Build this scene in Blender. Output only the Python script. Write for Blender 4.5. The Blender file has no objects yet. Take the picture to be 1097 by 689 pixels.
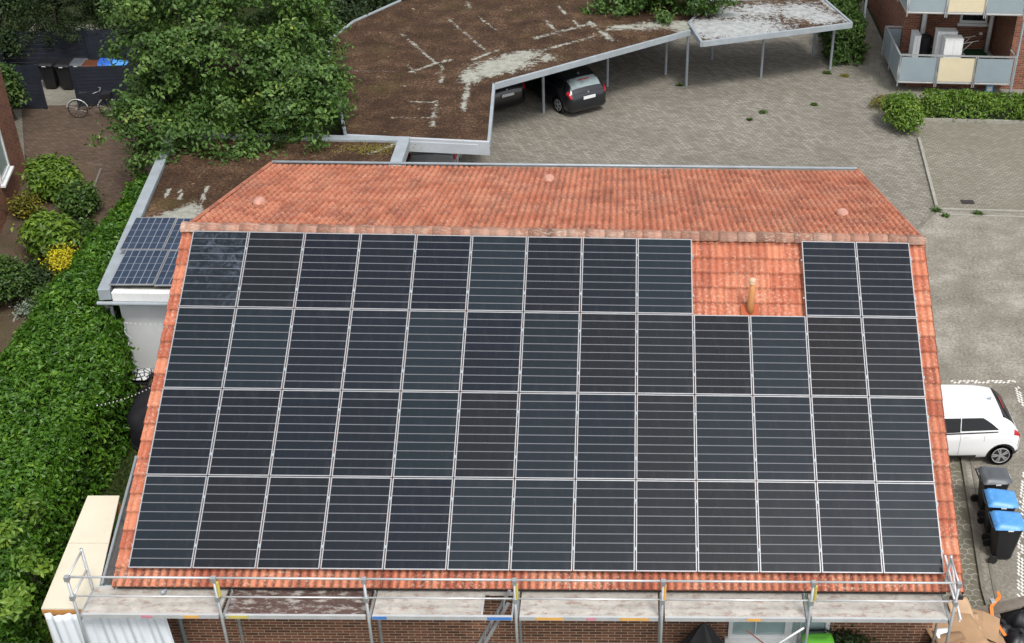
import bpy, bmesh, math, random
import numpy as np
from mathutils import Vector, Matrix
random.seed(7); rng = np.random.default_rng(7)
R_ = math.radians
sc = bpy.context.scene
col = sc.collection

# ------------------------------------------------------------------ camera, sky, sun, exposure
CAM = np.array([8.827609, -23.214531, 19.230454])
RC = np.array([[0.9991986729, -0.0233418772, 0.0325141330],
               [0.0146274030, -0.5431964389, -0.8394782116],
               [0.0372565586, 0.8392811123, -0.5424197299]])   # rows: right, down, forward
FP, CX, CY, PW, PH = 1349.79, 711.27, 344.0, 1097.0, 689.0
cd = bpy.data.cameras.new('camera'); cam = bpy.data.objects.new('camera', cd); col.objects.link(cam)
Mw = Matrix(((RC[0][0], -RC[1][0], -RC[2][0], CAM[0]), (RC[0][1], -RC[1][1], -RC[2][1], CAM[1]),
             (RC[0][2], -RC[1][2], -RC[2][2], CAM[2]), (0, 0, 0, 1)))
cam.matrix_world = Mw
cd.sensor_fit = 'HORIZONTAL'; cd.sensor_width = 36.0; cd.lens = 36.0 * FP / PW
cd.shift_x = -(CX - PW / 2) / PW; cd.shift_y = (CY - PH / 2) / PW
cd.clip_start = 0.1; cd.clip_end = 1000
sc.camera = cam

w = bpy.data.worlds.new('World'); sc.world = w; w.use_nodes = True
nt = w.node_tree; nt.nodes.clear()
sky = nt.nodes.new('ShaderNodeTexSky'); sky.sky_type = 'NISHITA'; sky.sun_disc = False
SUN_EL, SUN_AZ = 58.0, 152.0                       # azimuth measured clockwise from +Y
sky.sun_elevation = R_(SUN_EL); sky.sun_rotation = R_(SUN_AZ)
sky.air_density = 1.0; sky.dust_density = 3.0; sky.ozone_density = 1.0
hs = nt.nodes.new('ShaderNodeHueSaturation'); hs.inputs['Saturation'].default_value = 0.25
bg = nt.nodes.new('ShaderNodeBackground'); bg.inputs[1].default_value = 0.15
wo = nt.nodes.new('ShaderNodeOutputWorld')
nt.links.new(sky.outputs[0], hs.inputs['Color']); nt.links.new(hs.outputs[0], bg.inputs[0]); nt.links.new(bg.outputs[0], wo.inputs[0])
sd = bpy.data.lights.new('sun', 'SUN'); sd.energy = 1.5; sd.angle = R_(12); sd.color = (1.0, 0.97, 0.92)
so = bpy.data.objects.new('sun', sd); col.objects.link(so)
_az, _el = R_(SUN_AZ), R_(SUN_EL)
so.rotation_euler = Vector((-math.sin(_az) * math.cos(_el), -math.cos(_az) * math.cos(_el), -math.sin(_el))).to_track_quat('-Z', 'Y').to_euler()
sc.view_settings.view_transform = 'Standard'; sc.view_settings.look = 'None'
sc.view_settings.exposure = 0.55; sc.view_settings.gamma = 1.0

def ray(u, v):
    d = np.array([(u - CX) / FP, (v - CY) / FP, 1.0]); return RC.T @ d
def px(u, v, z=0.0):
    d = ray(u, v); return CAM + d * (z - CAM[2]) / d[2]
def py(u, v, y):
    d = ray(u, v); return CAM + d * (y - CAM[1]) / d[1]

# ------------------------------------------------------------------ material helper
class NT:
    def __init__(s, name):
        s.m = bpy.data.materials.new(name); s.m.use_nodes = True
        s.t = s.m.node_tree; s.b = s.t.nodes['Principled BSDF']; s.o = s.t.nodes['Material Output']
    def n(s, ty, **k):
        nd = s.t.nodes.new('ShaderNode' + ty)
        for a, v in k.items():
            if hasattr(nd, a) and not a.startswith('i_'): setattr(nd, a, v)
        return nd
    def l(s, a, b): s.t.links.new(a, b)
    def val(s, sock, v):
        if isinstance(v, bpy.types.NodeSocket): s.l(v, sock)
        elif isinstance(v, (tuple, list)) and sock.type == 'RGBA': sock.default_value = (*v[:3], 1)
        else: sock.default_value = v
    def uv(s, name=None):
        if not hasattr(s, '_uv'): s._uv = s.n('UVMap').outputs[0]
        return s._uv
    def obj(s): return s.n('TexCoord').outputs['Object']
    def attr(s, name): return s.n('Attribute', attribute_name=name).outputs['Fac']
    def noise(s, vec, scale, detail=3, rough=.55, out='Fac', dist=0):
        nd = s.n('TexNoise'); s.l(vec, nd.inputs['Vector']); nd.inputs['Scale'].default_value = scale
        nd.inputs['Detail'].default_value = detail; nd.inputs['Roughness'].default_value = rough; nd.inputs['Distortion'].default_value = dist
        return nd.outputs[out]
    def math(s, op, a, b=0.0, c=None):
        nd = s.n('Math', operation=op); s.val(nd.inputs[0], a); s.val(nd.inputs[1], b)
        if c is not None: s.val(nd.inputs[2], c)
        return nd.outputs[0]
    def ramp(s, fac, stops, interp='LINEAR'):
        nd = s.n('ValToRGB'); s.l(fac, nd.inputs[0]); cr = nd.color_ramp; cr.interpolation = interp
        while len(cr.elements) < len(stops): cr.elements.new(0.5)
        for e, (p, c) in zip(cr.elements, stops):
            e.position = p; e.color = (*c, 1) if isinstance(c, tuple) else (c, c, c, 1)
        return nd.outputs[0]
    def mix(s, fac, a, b, mode='MIX'):
        nd = s.n('Mix', data_type='RGBA', blend_type=mode)
        s.val(nd.inputs[0], fac); s.val(nd.inputs[6], a); s.val(nd.inputs[7], b); return nd.outputs[2]
    def scale(s, vec, sx, sy, sz=1, rot=0, loc=(0, 0, 0)):
        nd = s.n('Mapping'); s.l(vec, nd.inputs[0]); nd.inputs['Scale'].default_value = (sx, sy, sz)
        nd.inputs['Rotation'].default_value = (0, 0, rot); nd.inputs['Location'].default_value = loc; return nd.outputs[0]
    def xyz(s, vec):
        nd = s.n('SeparateXYZ'); s.l(vec, nd.inputs[0]); return nd.outputs
    def comb(s, x, y, z=0.0):
        nd = s.n('CombineXYZ'); s.val(nd.inputs[0], x); s.val(nd.inputs[1], y); s.val(nd.inputs[2], z); return nd.outputs[0]
    def white(s, vec):
        nd = s.n('TexWhiteNoise', noise_dimensions='2D'); s.l(vec, nd.inputs['Vector']); return nd.outputs['Value']
    def bump(s, h, strength=.3, dist=.01):
        nd = s.n('Bump'); nd.inputs['Strength'].default_value = strength; nd.inputs['Distance'].default_value = dist
        s.l(h, nd.inputs['Height']); s.l(nd.outputs[0], s.b.inputs['Normal'])
    def out(s, color, rough=.7, metal=0, spec=None):
        s.val(s.b.inputs['Base Color'], color); s.val(s.b.inputs['Roughness'], rough); s.val(s.b.inputs['Metallic'], metal)
        if spec is not None: s.b.inputs['Specular IOR Level'].default_value = spec
        return s.m

def plain(name, c, rough=.6, metal=0, var=.12, sc_=3.0, dirt=None, spec=None, coat=0):
    k = NT(name); o = k.obj()
    f = k.noise(o, sc_, 4, .6)
    a = tuple(max(0, x * (1 - var)) for x in c); b = tuple(min(1, x * (1 + var)) for x in c)
    cc = k.ramp(f, [(.3, a), (.7, b)])
    if dirt:
        f2 = k.noise(o, sc_ * 4, 5, .7); cc = k.mix(k.ramp(f2, [(.5, 0.0), (.72, dirt[1])]), cc, dirt[0])
    if coat: k.b.inputs['Coat Weight'].default_value = coat; k.b.inputs['Coat Roughness'].default_value = .05
    return k.out(cc, rough, metal, spec)

M = {}
# --- roof tiles: UV in metres (x along ridge, y down the slope)
def tile_mat(name, base_stops, lichen, lich_amt, stain_amt, grime=.4):
    k = NT(name); uv = k.uv(); x, y, _ = k.xyz(uv)
    cell = k.comb(k.math('FLOOR', k.math('DIVIDE', x, .30)), k.math('FLOOR', k.math('DIVIDE', y, .355)))
    r = k.white(cell)
    big = k.noise(uv, .45, 4, .6)
    f = k.math('ADD', k.math('MULTIPLY', r, .55), k.math('MULTIPLY', big, .5))
    c = k.ramp(f, base_stops)
    st = k.ramp(k.noise(k.scale(uv, 1.6, .35), 1.0, 5, .65), [(.45, 0.0), (.75, stain_amt)])
    c = k.mix(st, c, (.09, .05, .035))
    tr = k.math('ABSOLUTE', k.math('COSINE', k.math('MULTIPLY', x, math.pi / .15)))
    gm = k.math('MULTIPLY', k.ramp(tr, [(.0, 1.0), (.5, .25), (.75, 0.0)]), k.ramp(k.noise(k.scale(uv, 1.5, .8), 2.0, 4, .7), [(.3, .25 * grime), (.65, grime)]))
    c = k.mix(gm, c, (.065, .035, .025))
    if name == 'clay_tile': c = k.mix(k.math('MULTIPLY', k.math('GREATER_THAN', y, 7.10), k.math('MULTIPLY', k.ramp(tr, [(.0, 1.0), (.45, .75), (.85, .1)]), k.ramp(k.noise(uv, 4, 4, .7), [(.3, .45), (.7, 1.0)]))), c, (.085, .03, .02))  # eave strip: trough grime, deepened with painted shade below the panels
    fy = k.math('FRACT', k.math('DIVIDE', y, .355)); c = k.mix(k.math('MULTIPLY', k.ramp(fy, [(.0, .55), (.10, .0)]), k.ramp(k.noise(uv, 5, 3, .6), [(.3, .3), (.7, 1.0)])), c, (.07, .03, .02))  # course lines: dirt plus painted shade under each tile's lower edge
    li = k.noise(uv, 16, 4, .7); li2 = k.noise(uv, .9, 3, .6)
    lm = k.math('MULTIPLY', k.ramp(li, [(.50, 0.0), (.66, 1.0)]), k.ramp(li2, [(.33, .15 * lich_amt), (.66, lich_amt)]))
    c = k.mix(lm, c, lichen)
    sp = k.ramp(k.noise(uv, 45, 2, .5), [(.62, 0.0), (.70, .5 * lich_amt)])
    c = k.mix(sp, c, (.50, .44, .36))
    dk = k.ramp(k.noise(uv, 28, 3, .6), [(.60, 0.0), (.72, .45)])
    c = k.mix(dk, c, (.10, .045, .03))
    k.bump(k.noise(uv, 60, 3, .6), .25, .004)
    return k.out(c, .85, 0, .25)
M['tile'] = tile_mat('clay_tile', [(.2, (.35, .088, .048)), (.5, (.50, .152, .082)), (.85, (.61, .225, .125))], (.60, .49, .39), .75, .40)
M['tile_old'] = tile_mat('weathered_clay_tile', [(.2, (.32, .088, .046)), (.5, (.45, .138, .072)), (.85, (.53, .19, .102))], (.54, .42, .33), .85, .40, .7)
M['tile_ridge'] = tile_mat('ridge_clay_tile', [(.2, (.30, .135, .09)), (.5, (.40, .20, .14)), (.85, (.46, .28, .21))], (.46, .42, .35), 1.25, .7)

# --- solar glass
def solar_mat(name, stain=False):
    k = NT(name); uv = k.uv(); x, y, _ = k.xyz(uv)      # panel uv 0..1
    oi = k.n('ObjectInfo').outputs['Random']
    c = k.ramp(oi, [(0, (.004, .009, .016)), (.2, (.006, .006, .008)), (.4, (.006, .014, .020)), (.55, (.007, .006, .007)), (.75, (.009, .017, .024)), (.9, (.004, .006, .012)), (1, (.003, .007, .014))])
    c = k.mix(k.ramp(k.noise(k.scale(uv, 9, 3), 1.0, 3, .6), [(.3, 0.0), (.8, .4)]), c, (.012, .014, .020))
    busf = k.math('ABSOLUTE', k.math('SUBTRACT', k.math('FRACT', k.math('MULTIPLY', x, 36)), .5))
    c = k.mix(k.math('MULTIPLY', k.math('GREATER_THAN', busf, .42), .10), c, (.09, .10, .12))
    ln = k.math('ABSOLUTE', k.math('SUBTRACT', k.math('FRACT', k.math('ADD', k.math('MULTIPLY', y, 10), .5)), .5))
    edge = k.math('MULTIPLY', k.math('GREATER_THAN', y, .03), k.math('LESS_THAN', y, .97))
    c = k.mix(k.math('MULTIPLY', k.math('LESS_THAN', ln, .045), edge), c, (.15, .155, .17))
    if stain:
        n1 = k.noise(k.scale(uv, 2.2, 2.6), 1.6, 6, .75, dist=2.0)
        m = k.math('MULTIPLY', k.ramp(n1, [(.46, 0.0), (.56, .22), (.70, .5)]), k.ramp(k.noise(uv, 1.2, 2), [(.4, .2), (.6, 1.0)]))
        c = k.mix(m, c, (.16, .20, .26))
    c = k.mix(k.ramp(k.noise(k.scale(uv, 3, 1.2), 2.0, 5, .7, dist=.6), [(.52, 0.0), (.8, .16)]), c, (.10, .10, .10))
    return k.out(c, k.ramp(k.noise(uv, 3, 2), [(.3, .08), (.7, .2)]), 0, .30)
M['solar'] = solar_mat('dark_solar_cells'); M['solar_stain'] = solar_mat('stained_solar_cells', True)
def blue_solar():
    k = NT('blue_solar_cells'); uv = k.uv(); x, y, _ = k.xyz(uv)
    def line(v, n, wd): 
        return k.math('LESS_THAN', k.math('ABSOLUTE', k.math('SUBTRACT', k.math('FRACT', k.math('ADD', k.math('MULTIPLY', v, n), .5)), .5)), wd)
    c = k.ramp(k.white(k.comb(k.math('FLOOR', k.math('MULTIPLY', x, 6)), k.math('FLOOR', k.math('MULTIPLY', y, 5)))), [(0, (.012, .024, .050)), (1, (.020, .038, .072))])
    c = k.mix(line(x, 6, .05), c, (.22, .25, .29)); c = k.mix(k.math('MULTIPLY', line(y, 5, .04), .5), c, (.22, .25, .29))
    return k.out(c, .18, 0, .5)
M['solar_blue'] = blue_solar()
M['alu'] = plain('aluminium', (.36, .365, .38), .45, .4, .10, 4)
M['steel'] = plain('galvanised_steel', (.46, .48, .49), .45, .55, .14, 6, ((.25, .24, .22), .35))
M['rail_light'] = plain('bright_steel_tube', (.62, .63, .63), .4, .4, .08, 5)
M['zinc'] = plain('zinc_sheet', (.33, .37, .40), .5, .15, .14, 2.5, ((.20, .22, .22), .4))
M['fascia_pale'] = plain('pale_grey_fascia', (.46, .49, .52), .5, 0, .08, 2, ((.3, .3, .3), .3))
M['white'] = plain('white_paint', (.74, .75, .75), .5, 0, .06, 2, ((.45, .44, .40), .25))
M['render_wall'] = plain('white_render', (.70, .72, .73), .85, 0, .06, 1.2, ((.5, .5, .48), .3))
M['dark_gap'] = plain('dark_interior', (.012, .012, .013), .8)
M['black_plastic'] = plain('black_plastic', (.016, .017, .02), .45, 0, .2)
M['black_fabric'] = plain('black_fabric', (.012, .012, .016), .75, 0, .3, 4)
M['rubber'] = plain('rubber', (.014, .014, .014), .8)
M['glass_dark'] = plain('dark_glass', (.010, .012, .014), .06, 0, .1, 2, None, .6)
M['glass_pale'] = plain('pale_window_glass', (.30, .40, .40), .1, 0, .15, 2, None, .7)

def brick_mat(name, c1, c2, c3, mortar, bw=.25, bh=.075):
    k = NT(name); uv = k.uv()
    b = k.n('TexBrick'); k.l(uv, b.inputs['Vector']); b.inputs['Scale'].default_value = 1
    b.inputs['Brick Width'].default_value = bw; b.inputs['Row Height'].default_value = bh; b.inputs['Mortar Size'].default_value = .009
    b.inputs['Mortar Smooth'].default_value = .2; b.inputs['Color1'].default_value = (0, 0, 0, 1); b.inputs['Color2'].default_value = (1, 1, 1, 1)
    b.inputs['Mortar'].default_value = (.5, .5, .5, 1)
    c = k.ramp(b.outputs['Color'], [(0, c1), (.5, c2), (1, c3)])
    c = k.mix(k.ramp(k.noise(uv, 1.3, 5, .6), [(.4, 0.0), (.75, .5)]), c, c1)
    c = k.mix(b.outputs['Fac'], c, mortar)
    k.bump(k.math('SUBTRACT', 1.0, b.outputs['Fac']), .5, .008)
    return k.out(c, .85, 0, .2)
M['brick'] = brick_mat('brown_brick', (.11, .05, .036), (.20, .082, .05), (.27, .115, .068), (.42, .33, .23))
M['brick_red'] = brick_mat('red_brick', (.14, .045, .028), (.23, .080, .045), (.30, .11, .06), (.30, .23, .18))

def paver_mat(name, c1, c2, c3, joint, bw, bh, rot, stain, moss=.3, ms=.012):
    k = NT(name); uv = k.uv()
    wv = k.n('TexWave', wave_type='BANDS', bands_direction='X'); 
    v = k.scale(uv, 1, 1, 1, rot)
    b = k.n('TexBrick'); k.l(v, b.inputs['Vector']); b.inputs['Scale'].default_value = 1
    b.inputs['Brick Width'].default_value = bw; b.inputs['Row Height'].default_value = bh; b.inputs['Mortar Size'].default_value = ms
    b.inputs['Mortar Smooth'].default_value = .4
    b.inputs['Color1'].default_value = (0, 0, 0, 1); b.inputs['Color2'].default_value = (1, 1, 1, 1); b.inputs['Mortar'].default_value = (.5, .5, .5, 1)
    c = k.ramp(b.outputs['Color'], [(0, c1), (.5, c2), (1, c3)])
    c = k.mix(k.ramp(k.noise(uv, 6, 4, .7), [(.35, 0.0), (.8, .55)]), c, c1)
    c = k.mix(b.outputs['Fac'], c, joint)
    c = k.mix(k.ramp(k.noise(uv, .33, 6, .68), [(.42, 0.0), (.75, .65)]), c, stain)
    c = k.mix(k.ramp(k.noise(uv, 1.7, 5, .7), [(.58, 0.0), (.78, moss)]), c, (.07, .075, .03))
    c = k.mix(k.ramp(k.noise(uv, .8, 5, .7, dist=1), [(.60, 0.0), (.78, .35)]), c, (.42, .39, .33))
    k.bump(k.math('SUBTRACT', 1.0, b.outputs['Fac']), .35, .01)
    return k.out(c, .9, 0, .2)
M['paver'] = paver_mat('grey_brown_pavers', (.185, .172, .145), (.25, .233, .20), (.32, .30, .26), (.11, .10, .078), .24, .12, .45, (.125, .114, .092))
M['paver_brown'] = paver_mat('dark_brown_pavers', (.095, .062, .046), (.13, .085, .062), (.17, .115, .085), (.06, .05, .034), .2, .1, .1, (.05, .04, .028), .5)
M['bay'] = paver_mat('pale_grass_pavers', (.20, .188, .155), (.255, .24, .20), (.32, .30, .255), (.14, .13, .095), .20, .10, 0, (.15, .14, .105), .4, .02)
M['slab'] = paver_mat('concrete_slabs', (.20, .19, .16), (.24, .23, .195), (.28, .265, .225), (.13, .125, .09), .5, .5, .2, (.13, .12, .09), .4)

def ground_mat(name, stops, fine=30, moss=None):
    k = NT(name); uv = k.uv()
    f = k.math('ADD', k.math('MULTIPLY', k.noise(uv, .8, 6, .65), .5), k.math('MULTIPLY', k.noise(uv, fine, 3, .7), .5))
    c = k.ramp(f, stops)
    if moss: c = k.mix(k.ramp(k.noise(uv, 1.1, 5, .7), [(.5, 0.0), (.7, .7)]), c, moss)
    k.bump(k.noise(uv, fine, 4, .7), .6, .02)
    return k.out(c, .95, 0, .15)
M['soil'] = ground_mat('garden_soil', [(.3, (.055, .038, .027)), (.5, (.105, .073, .052)), (.7, (.17, .125, .09))], 22, (.06, .062, .026))
M['earth'] = ground_mat('far_ground', [(.3, (.018, .024, .010)), (.7, (.040, .050, .018))], 12)
M['lawn'] = ground_mat('mown_lawn', [(.3, (.020, .034, .008)), (.7, (.055, .075, .02))], 40)
M['pebble'] = ground_mat('washed_concrete', [(.36, (.13, .12, .098)), (.5, (.23, .213, .178)), (.62, (.36, .34, .295))], 13, (.19, .176, .145))
M['kerb'] = plain('kerb_stone', (.30, .29, .25), .9, 0, .15, 3, ((.14, .13, .09), .5))
M['kerb_dark'] = plain('weathered_kerb_stone', (.17, .16, .13), .9, 0, .2, 3, ((.07, .065, .045), .6))
M['joint'] = plain('pale_paving_stone', (.30, .285, .235), .9, 0, .15, 6)
M['octbase'] = ground_mat('mossy_paving_stone', [(.3, (.12, .115, .085)), (.7, (.21, .20, .16))], 25, (.10, .10, .06))
M['roadpaint'] = plain('worn_white_stone', (.66, .65, .61), .8, 0, .15, 8)

# --- flat roofs with moss, gravel and bare patches ("bare" is a per-vertex mask of where the growth has worn off)
def roof_mat(name, pale, green):
    k = NT(name); uv = k.uv()
    f = k.math('ADD', k.math('MULTIPLY', k.noise(uv, 1.1, 6, .65), .35), k.math('MULTIPLY', k.noise(uv, 11, 5, .85), .65))
    c = k.ramp(f, [(.36, (.010, .006, .005)), (.46, (.036, .022, .014)), (.54, (.076, .045, .027)), (.63, (.21, .14, .085))])
    c = k.mix(k.ramp(k.noise(uv, 24, 2, .6), [(.60, 0.0), (.68, .8)]), c, (.24, .10, .05))
    c = k.mix(k.ramp(k.noise(uv, 3.1, 3, .7, dist=.8), [(.68, 0.0), (.73, .7)]), c, (.42, .33, .22))
    c = k.mix(k.ramp(k.noise(uv, .45, 3, .6), [(.56, 0.0), (.72, .45)]), c, green)
    e = k.math('ADD', k.attr('bare'), k.math('MULTIPLY', k.math('SUBTRACT', k.noise(uv, 4.5, 8, .85), .5), 4.2))
    m = k.ramp(e, [(.40, 0.0), (.62, 1.0)])
    c2 = k.ramp(k.noise(uv, 3.5, 6, .8), [(.3, tuple(x * .45 for x in pale)), (.5, tuple(x * .8 for x in pale)), (.65, pale)])
    c = k.mix(m, c, c2)
    k.bump(k.noise(uv, 18, 5, .75), .9, .03)
    return k.out(c, .93, 0, .15)
M['moss_roof'] = roof_mat('mossy_flat_roof', (.40, .40, .345), (.10, .085, .025))

def leaf_mat(name, stops, rough=.45, trans=.22, spec=.35):
    k = NT(name); c = k.ramp(k.attr('tone'), stops)
    k.out(c, rough, 0, spec)
    tr = k.n('BsdfTranslucent'); k.l(k.mix(.5, c, (.10, .16, .02)), tr.inputs[0])
    mx = k.n('MixShader'); mx.inputs[0].default_value = trans
    k.l(k.b.outputs[0], mx.inputs[1]); k.l(tr.outputs[0], mx.inputs[2]); k.l(mx.outputs[0], k.o.inputs[0])
    return k.m
M['hedge_leaf'] = leaf_mat('laurel_leaf', [(0, (.026, .078, .007)), (.5, (.066, .165, .015)), (1, (.16, .30, .03))], .36)
M['tree_leaf'] = leaf_mat('broad_leaf', [(0, (.028, .066, .014)), (.5, (.066, .135, .026)), (.85, (.14, .24, .05)), (1, (.27, .34, .07))])
M['dark_leaf'] = leaf_mat('conifer_leaf', [(0, (.012, .026, .008)), (.6, (.028, .055, .014)), (1, (.060, .095, .024))], .55)
M['bright_leaf'] = leaf_mat('bright_leaf', [(0, (.055, .115, .012)), (.5, (.11, .205, .020)), (1, (.24, .34, .045))])
M['mid_leaf'] = leaf_mat('shrub_leaf', [(0, (.024, .056, .012)), (.5, (.056, .118, .020)), (1, (.14, .22, .040))])
M['yellow_leaf'] = leaf_mat('yellow_leaf', [(0, (.32, .28, .02)), (.5, (.62, .54, .02)), (1, (.75, .66, .03))])
M['olive_leaf'] = leaf_mat('olive_yellow_leaf', [(0, (.07, .08, .015)), (.5, (.16, .15, .02)), (1, (.36, .30, .03))])
M['silver_leaf'] = leaf_mat('silver_leaf', [(0, (.16, .22, .16)), (1, (.34, .40, .32))])
M['bark'] = plain('bark', (.07, .052, .038), .95, 0, .3, 6)
M['twig'] = plain('inner_foliage', (.012, .020, .006), .95, 0, .3, 3)

# ------------------------------------------------------------------ mesh helpers
LOC = {}
def tag(o, label=None, cat=None, group=None, kind=None):
    if label: o['label'] = label
    if cat: o['category'] = cat
    if group: o['group'] = group
    if kind: o['kind'] = kind
    return o
def thing(name, label, cat, loc=(0, 0, 0), group=None, rot=0, local=False):
    o = bpy.data.objects.new(name, None); col.objects.link(o); o.empty_display_size = .1
    o.location = tuple(float(q) for q in loc); o.rotation_euler = (0, 0, rot)
    LOC[o.name] = np.zeros(3) if local else np.array(loc, float)
    return tag(o, label, cat, group)
def link(name, me, mat, parent=None, loc=(0, 0, 0), smooth=False):
    o = bpy.data.objects.new(name, me); col.objects.link(o)
    if mat is not None: me.materials.append(mat if not isinstance(mat, str) else M[mat])
    if smooth: me.polygons.foreach_set('use_smooth', [True] * len(me.polygons))
    if parent is not None:
        o.parent = parent; LOC[o.name] = LOC[parent.name]
    else:
        o.location = tuple(float(q) for q in loc); LOC[o.name] = np.array(loc, float)
    return o
def box_uv(me):
    n = len(me.loops)
    if not n: return
    co = np.zeros(len(me.vertices) * 3); me.vertices.foreach_get('co', co); co = co.reshape(-1, 3)
    li = np.zeros(n, int); me.loops.foreach_get('vertex_index', li)
    uvl = me.uv_layers.new(name='UVMap'); uv = np.zeros((n, 2))
    for p in me.polygons:
        nx, ny, nz = abs(p.normal.x), abs(p.normal.y), abs(p.normal.z)
        s = slice(p.loop_start, p.loop_start + p.loop_total); c = co[li[s]]
        if nz >= nx and nz >= ny: uv[s] = c[:, (0, 1)]
        elif ny >= nx: uv[s] = c[:, (0, 2)]
        else: uv[s] = c[:, (1, 2)]
    uvl.data.foreach_set('uv', uv.ravel())
class MB:
    def __init__(s): s.v = []; s.f = []
    def add(s, vs, fs):
        n = len(s.v); s.v += [tuple(float(q) for q in v) for v in vs]; s.f += [tuple(i + n for i in f) for f in fs]; return s
    def box(s, x0, y0, z0, x1, y1, z1):
        return s.add([(x0, y0, z0), (x1, y0, z0), (x1, y1, z0), (x0, y1, z0), (x0, y0, z1), (x1, y0, z1), (x1, y1, z1), (x0, y1, z1)],
                     [(0, 3, 2, 1), (4, 5, 6, 7), (0, 1, 5, 4), (1, 2, 6, 5), (2, 3, 7, 6), (3, 0, 4, 7)])
    def obox(s, o, ax, ay, az):                     # oriented box: origin + three edge vectors
        o, ax, ay, az = [np.array(q, float) for q in (o, ax, ay, az)]
        return s.add([o, o + ax, o + ax + ay, o + ay, o + az, o + ax + az, o + ax + ay + az, o + ay + az],
                     [(0, 3, 2, 1), (4, 5, 6, 7), (0, 1, 5, 4), (1, 2, 6, 5), (2, 3, 7, 6), (3, 0, 4, 7)])
    def beam(s, a, b, wd, ht, up=(0, 0, 1)):        # rectangular bar, centred on a-b
        a, b, up = np.array(a, float), np.array(b, float), np.array(up, float)
        d = b - a; d1 = d / np.linalg.norm(d); sx = np.cross(d1, up); sx /= np.linalg.norm(sx); uz = np.cross(sx, d1)
        return s.obox(a - sx * wd / 2 - uz * ht / 2, sx * wd, d, uz * ht)
    def tube(s, pts, r, seg=10, cap=True):
        pts = [np.array(p, float) for p in pts]; rs = r if isinstance(r, (list, tuple)) else [r] * len(pts); n0 = len(s.v); vs = []; fs = []
        for i, p in enumerate(pts):
            d = pts[min(i + 1, len(pts) - 1)] - pts[max(i - 1, 0)]; d /= np.linalg.norm(d) + 1e-9
            u = np.cross(d, (0, 0, 1) if abs(d[2]) < .9 else (1, 0, 0)); u /= np.linalg.norm(u); q = np.cross(d, u)
            for k in range(seg):
                a = 2 * math.pi * k / seg; vs.append(p + (u * math.cos(a) + q * math.sin(a)) * rs[i])
        for i in range(len(pts) - 1):
            for k in range(seg):
                k2 = (k + 1) % seg; fs.append((i * seg + k, i * seg + k2, (i + 1) * seg + k2, (i + 1) * seg + k))
        if cap: fs.append(tuple(range(seg))[::-1]); fs.append(tuple((len(pts) - 1) * seg + k for k in range(seg)))
        return s.add(vs, fs)
    def lathe(s, prof, c, seg=20):                  # prof [(r,z)] about vertical axis at c
        return s.tube([(c[0], c[1], c[2] + z) for r, z in prof], [max(r, .001) for r, z in prof], seg)
    def prism(s, poly, z0, z1):
        n = len(poly)
        a = sum(poly[i][0] * poly[(i + 1) % n][1] - poly[(i + 1) % n][0] * poly[i][1] for i in range(n))
        if a < 0: poly = poly[::-1]
        return s.add([(p[0], p[1], z0) for p in poly] + [(p[0], p[1], z1) for p in poly],
                     [tuple(range(n))[::-1], tuple(range(n, 2 * n))] + [(i, (i + 1) % n, (i + 1) % n + n, i + n) for i in range(n)])
    def sheet(s, poly, z):
        n = len(poly)
        a = sum(poly[i][0] * poly[(i + 1) % n][1] - poly[(i + 1) % n][0] * poly[i][1] for i in range(n))
        if a < 0: poly = poly[::-1]
        return s.add([(p[0], p[1], z) for p in poly], [tuple(range(n))])
    def build(s, name, mat, parent=None, loc=(0, 0, 0), bevel=0, smooth=False, seg=2):
        org = LOC[parent.name] if parent is not None else np.array(loc, float)
        me = bpy.data.meshes.new(name)
        me.from_pydata([tuple(np.array(v) - org) for v in s.v], [], s.f); me.update()
        bm = bmesh.new(); bm.from_mesh(me); bmesh.ops.recalc_face_normals(bm, faces=bm.faces)
        if bevel: bmesh.ops.bevel(bm, geom=list(bm.edges), offset=bevel, segments=seg, affect='EDGES', profile=.5)
        bm.to_mesh(me); bm.free(); me.update()
        # UVs in world metres
        if np.any(org):
            me.transform(Matrix.Translation(Vector(org))); me.update(); box_uv(me); me.transform(Matrix.Translation(-Vector(org))); me.update()
        else: box_uv(me)
        return link(name, me, mat, parent, loc, smooth)
def struct(o): o['kind'] = 'structure'; return o
def grid_mesh(name, P, UV, mat, parent=None, loc=(0, 0, 0), smooth=False, attrs=None, flip=False):
    ny, nx = P.shape[:2]; org = LOC[parent.name] if parent is not None else np.array(loc, float)
    v = (P.reshape(-1, 3) - org)
    i = np.arange(ny * nx).reshape(ny, nx)
    q = np.stack([i[:-1, :-1], i[:-1, 1:], i[1:, 1:], i[1:, :-1]], -1).reshape(-1, 4)
    if flip: q = q[:, ::-1]
    me = raw_mesh(name, v, q)
    uvl = me.uv_layers.new(name='UVMap'); uvl.data.foreach_set('uv', UV.reshape(-1, 2)[q.ravel()].ravel())
    for a, val in (attrs or {}).items():
        at = me.attributes.new(a, 'FLOAT', 'POINT'); at.data.foreach_set('value', val.ravel())
    return link(name, me, mat, parent, loc, smooth)
def raw_mesh(name, v, q):
    me = bpy.data.meshes.new(name); k = q.shape[1]
    me.vertices.add(len(v)); me.vertices.foreach_set('co', np.ascontiguousarray(v, dtype=np.float32).ravel())
    me.loops.add(q.size); me.loops.foreach_set('vertex_index', np.ascontiguousarray(q, dtype=np.int32).ravel())
    me.polygons.add(len(q)); me.polygons.foreach_set('loop_start', np.arange(0, q.size, k, dtype=np.int32))
    me.update(calc_edges=True); me.validate(); return me

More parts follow.
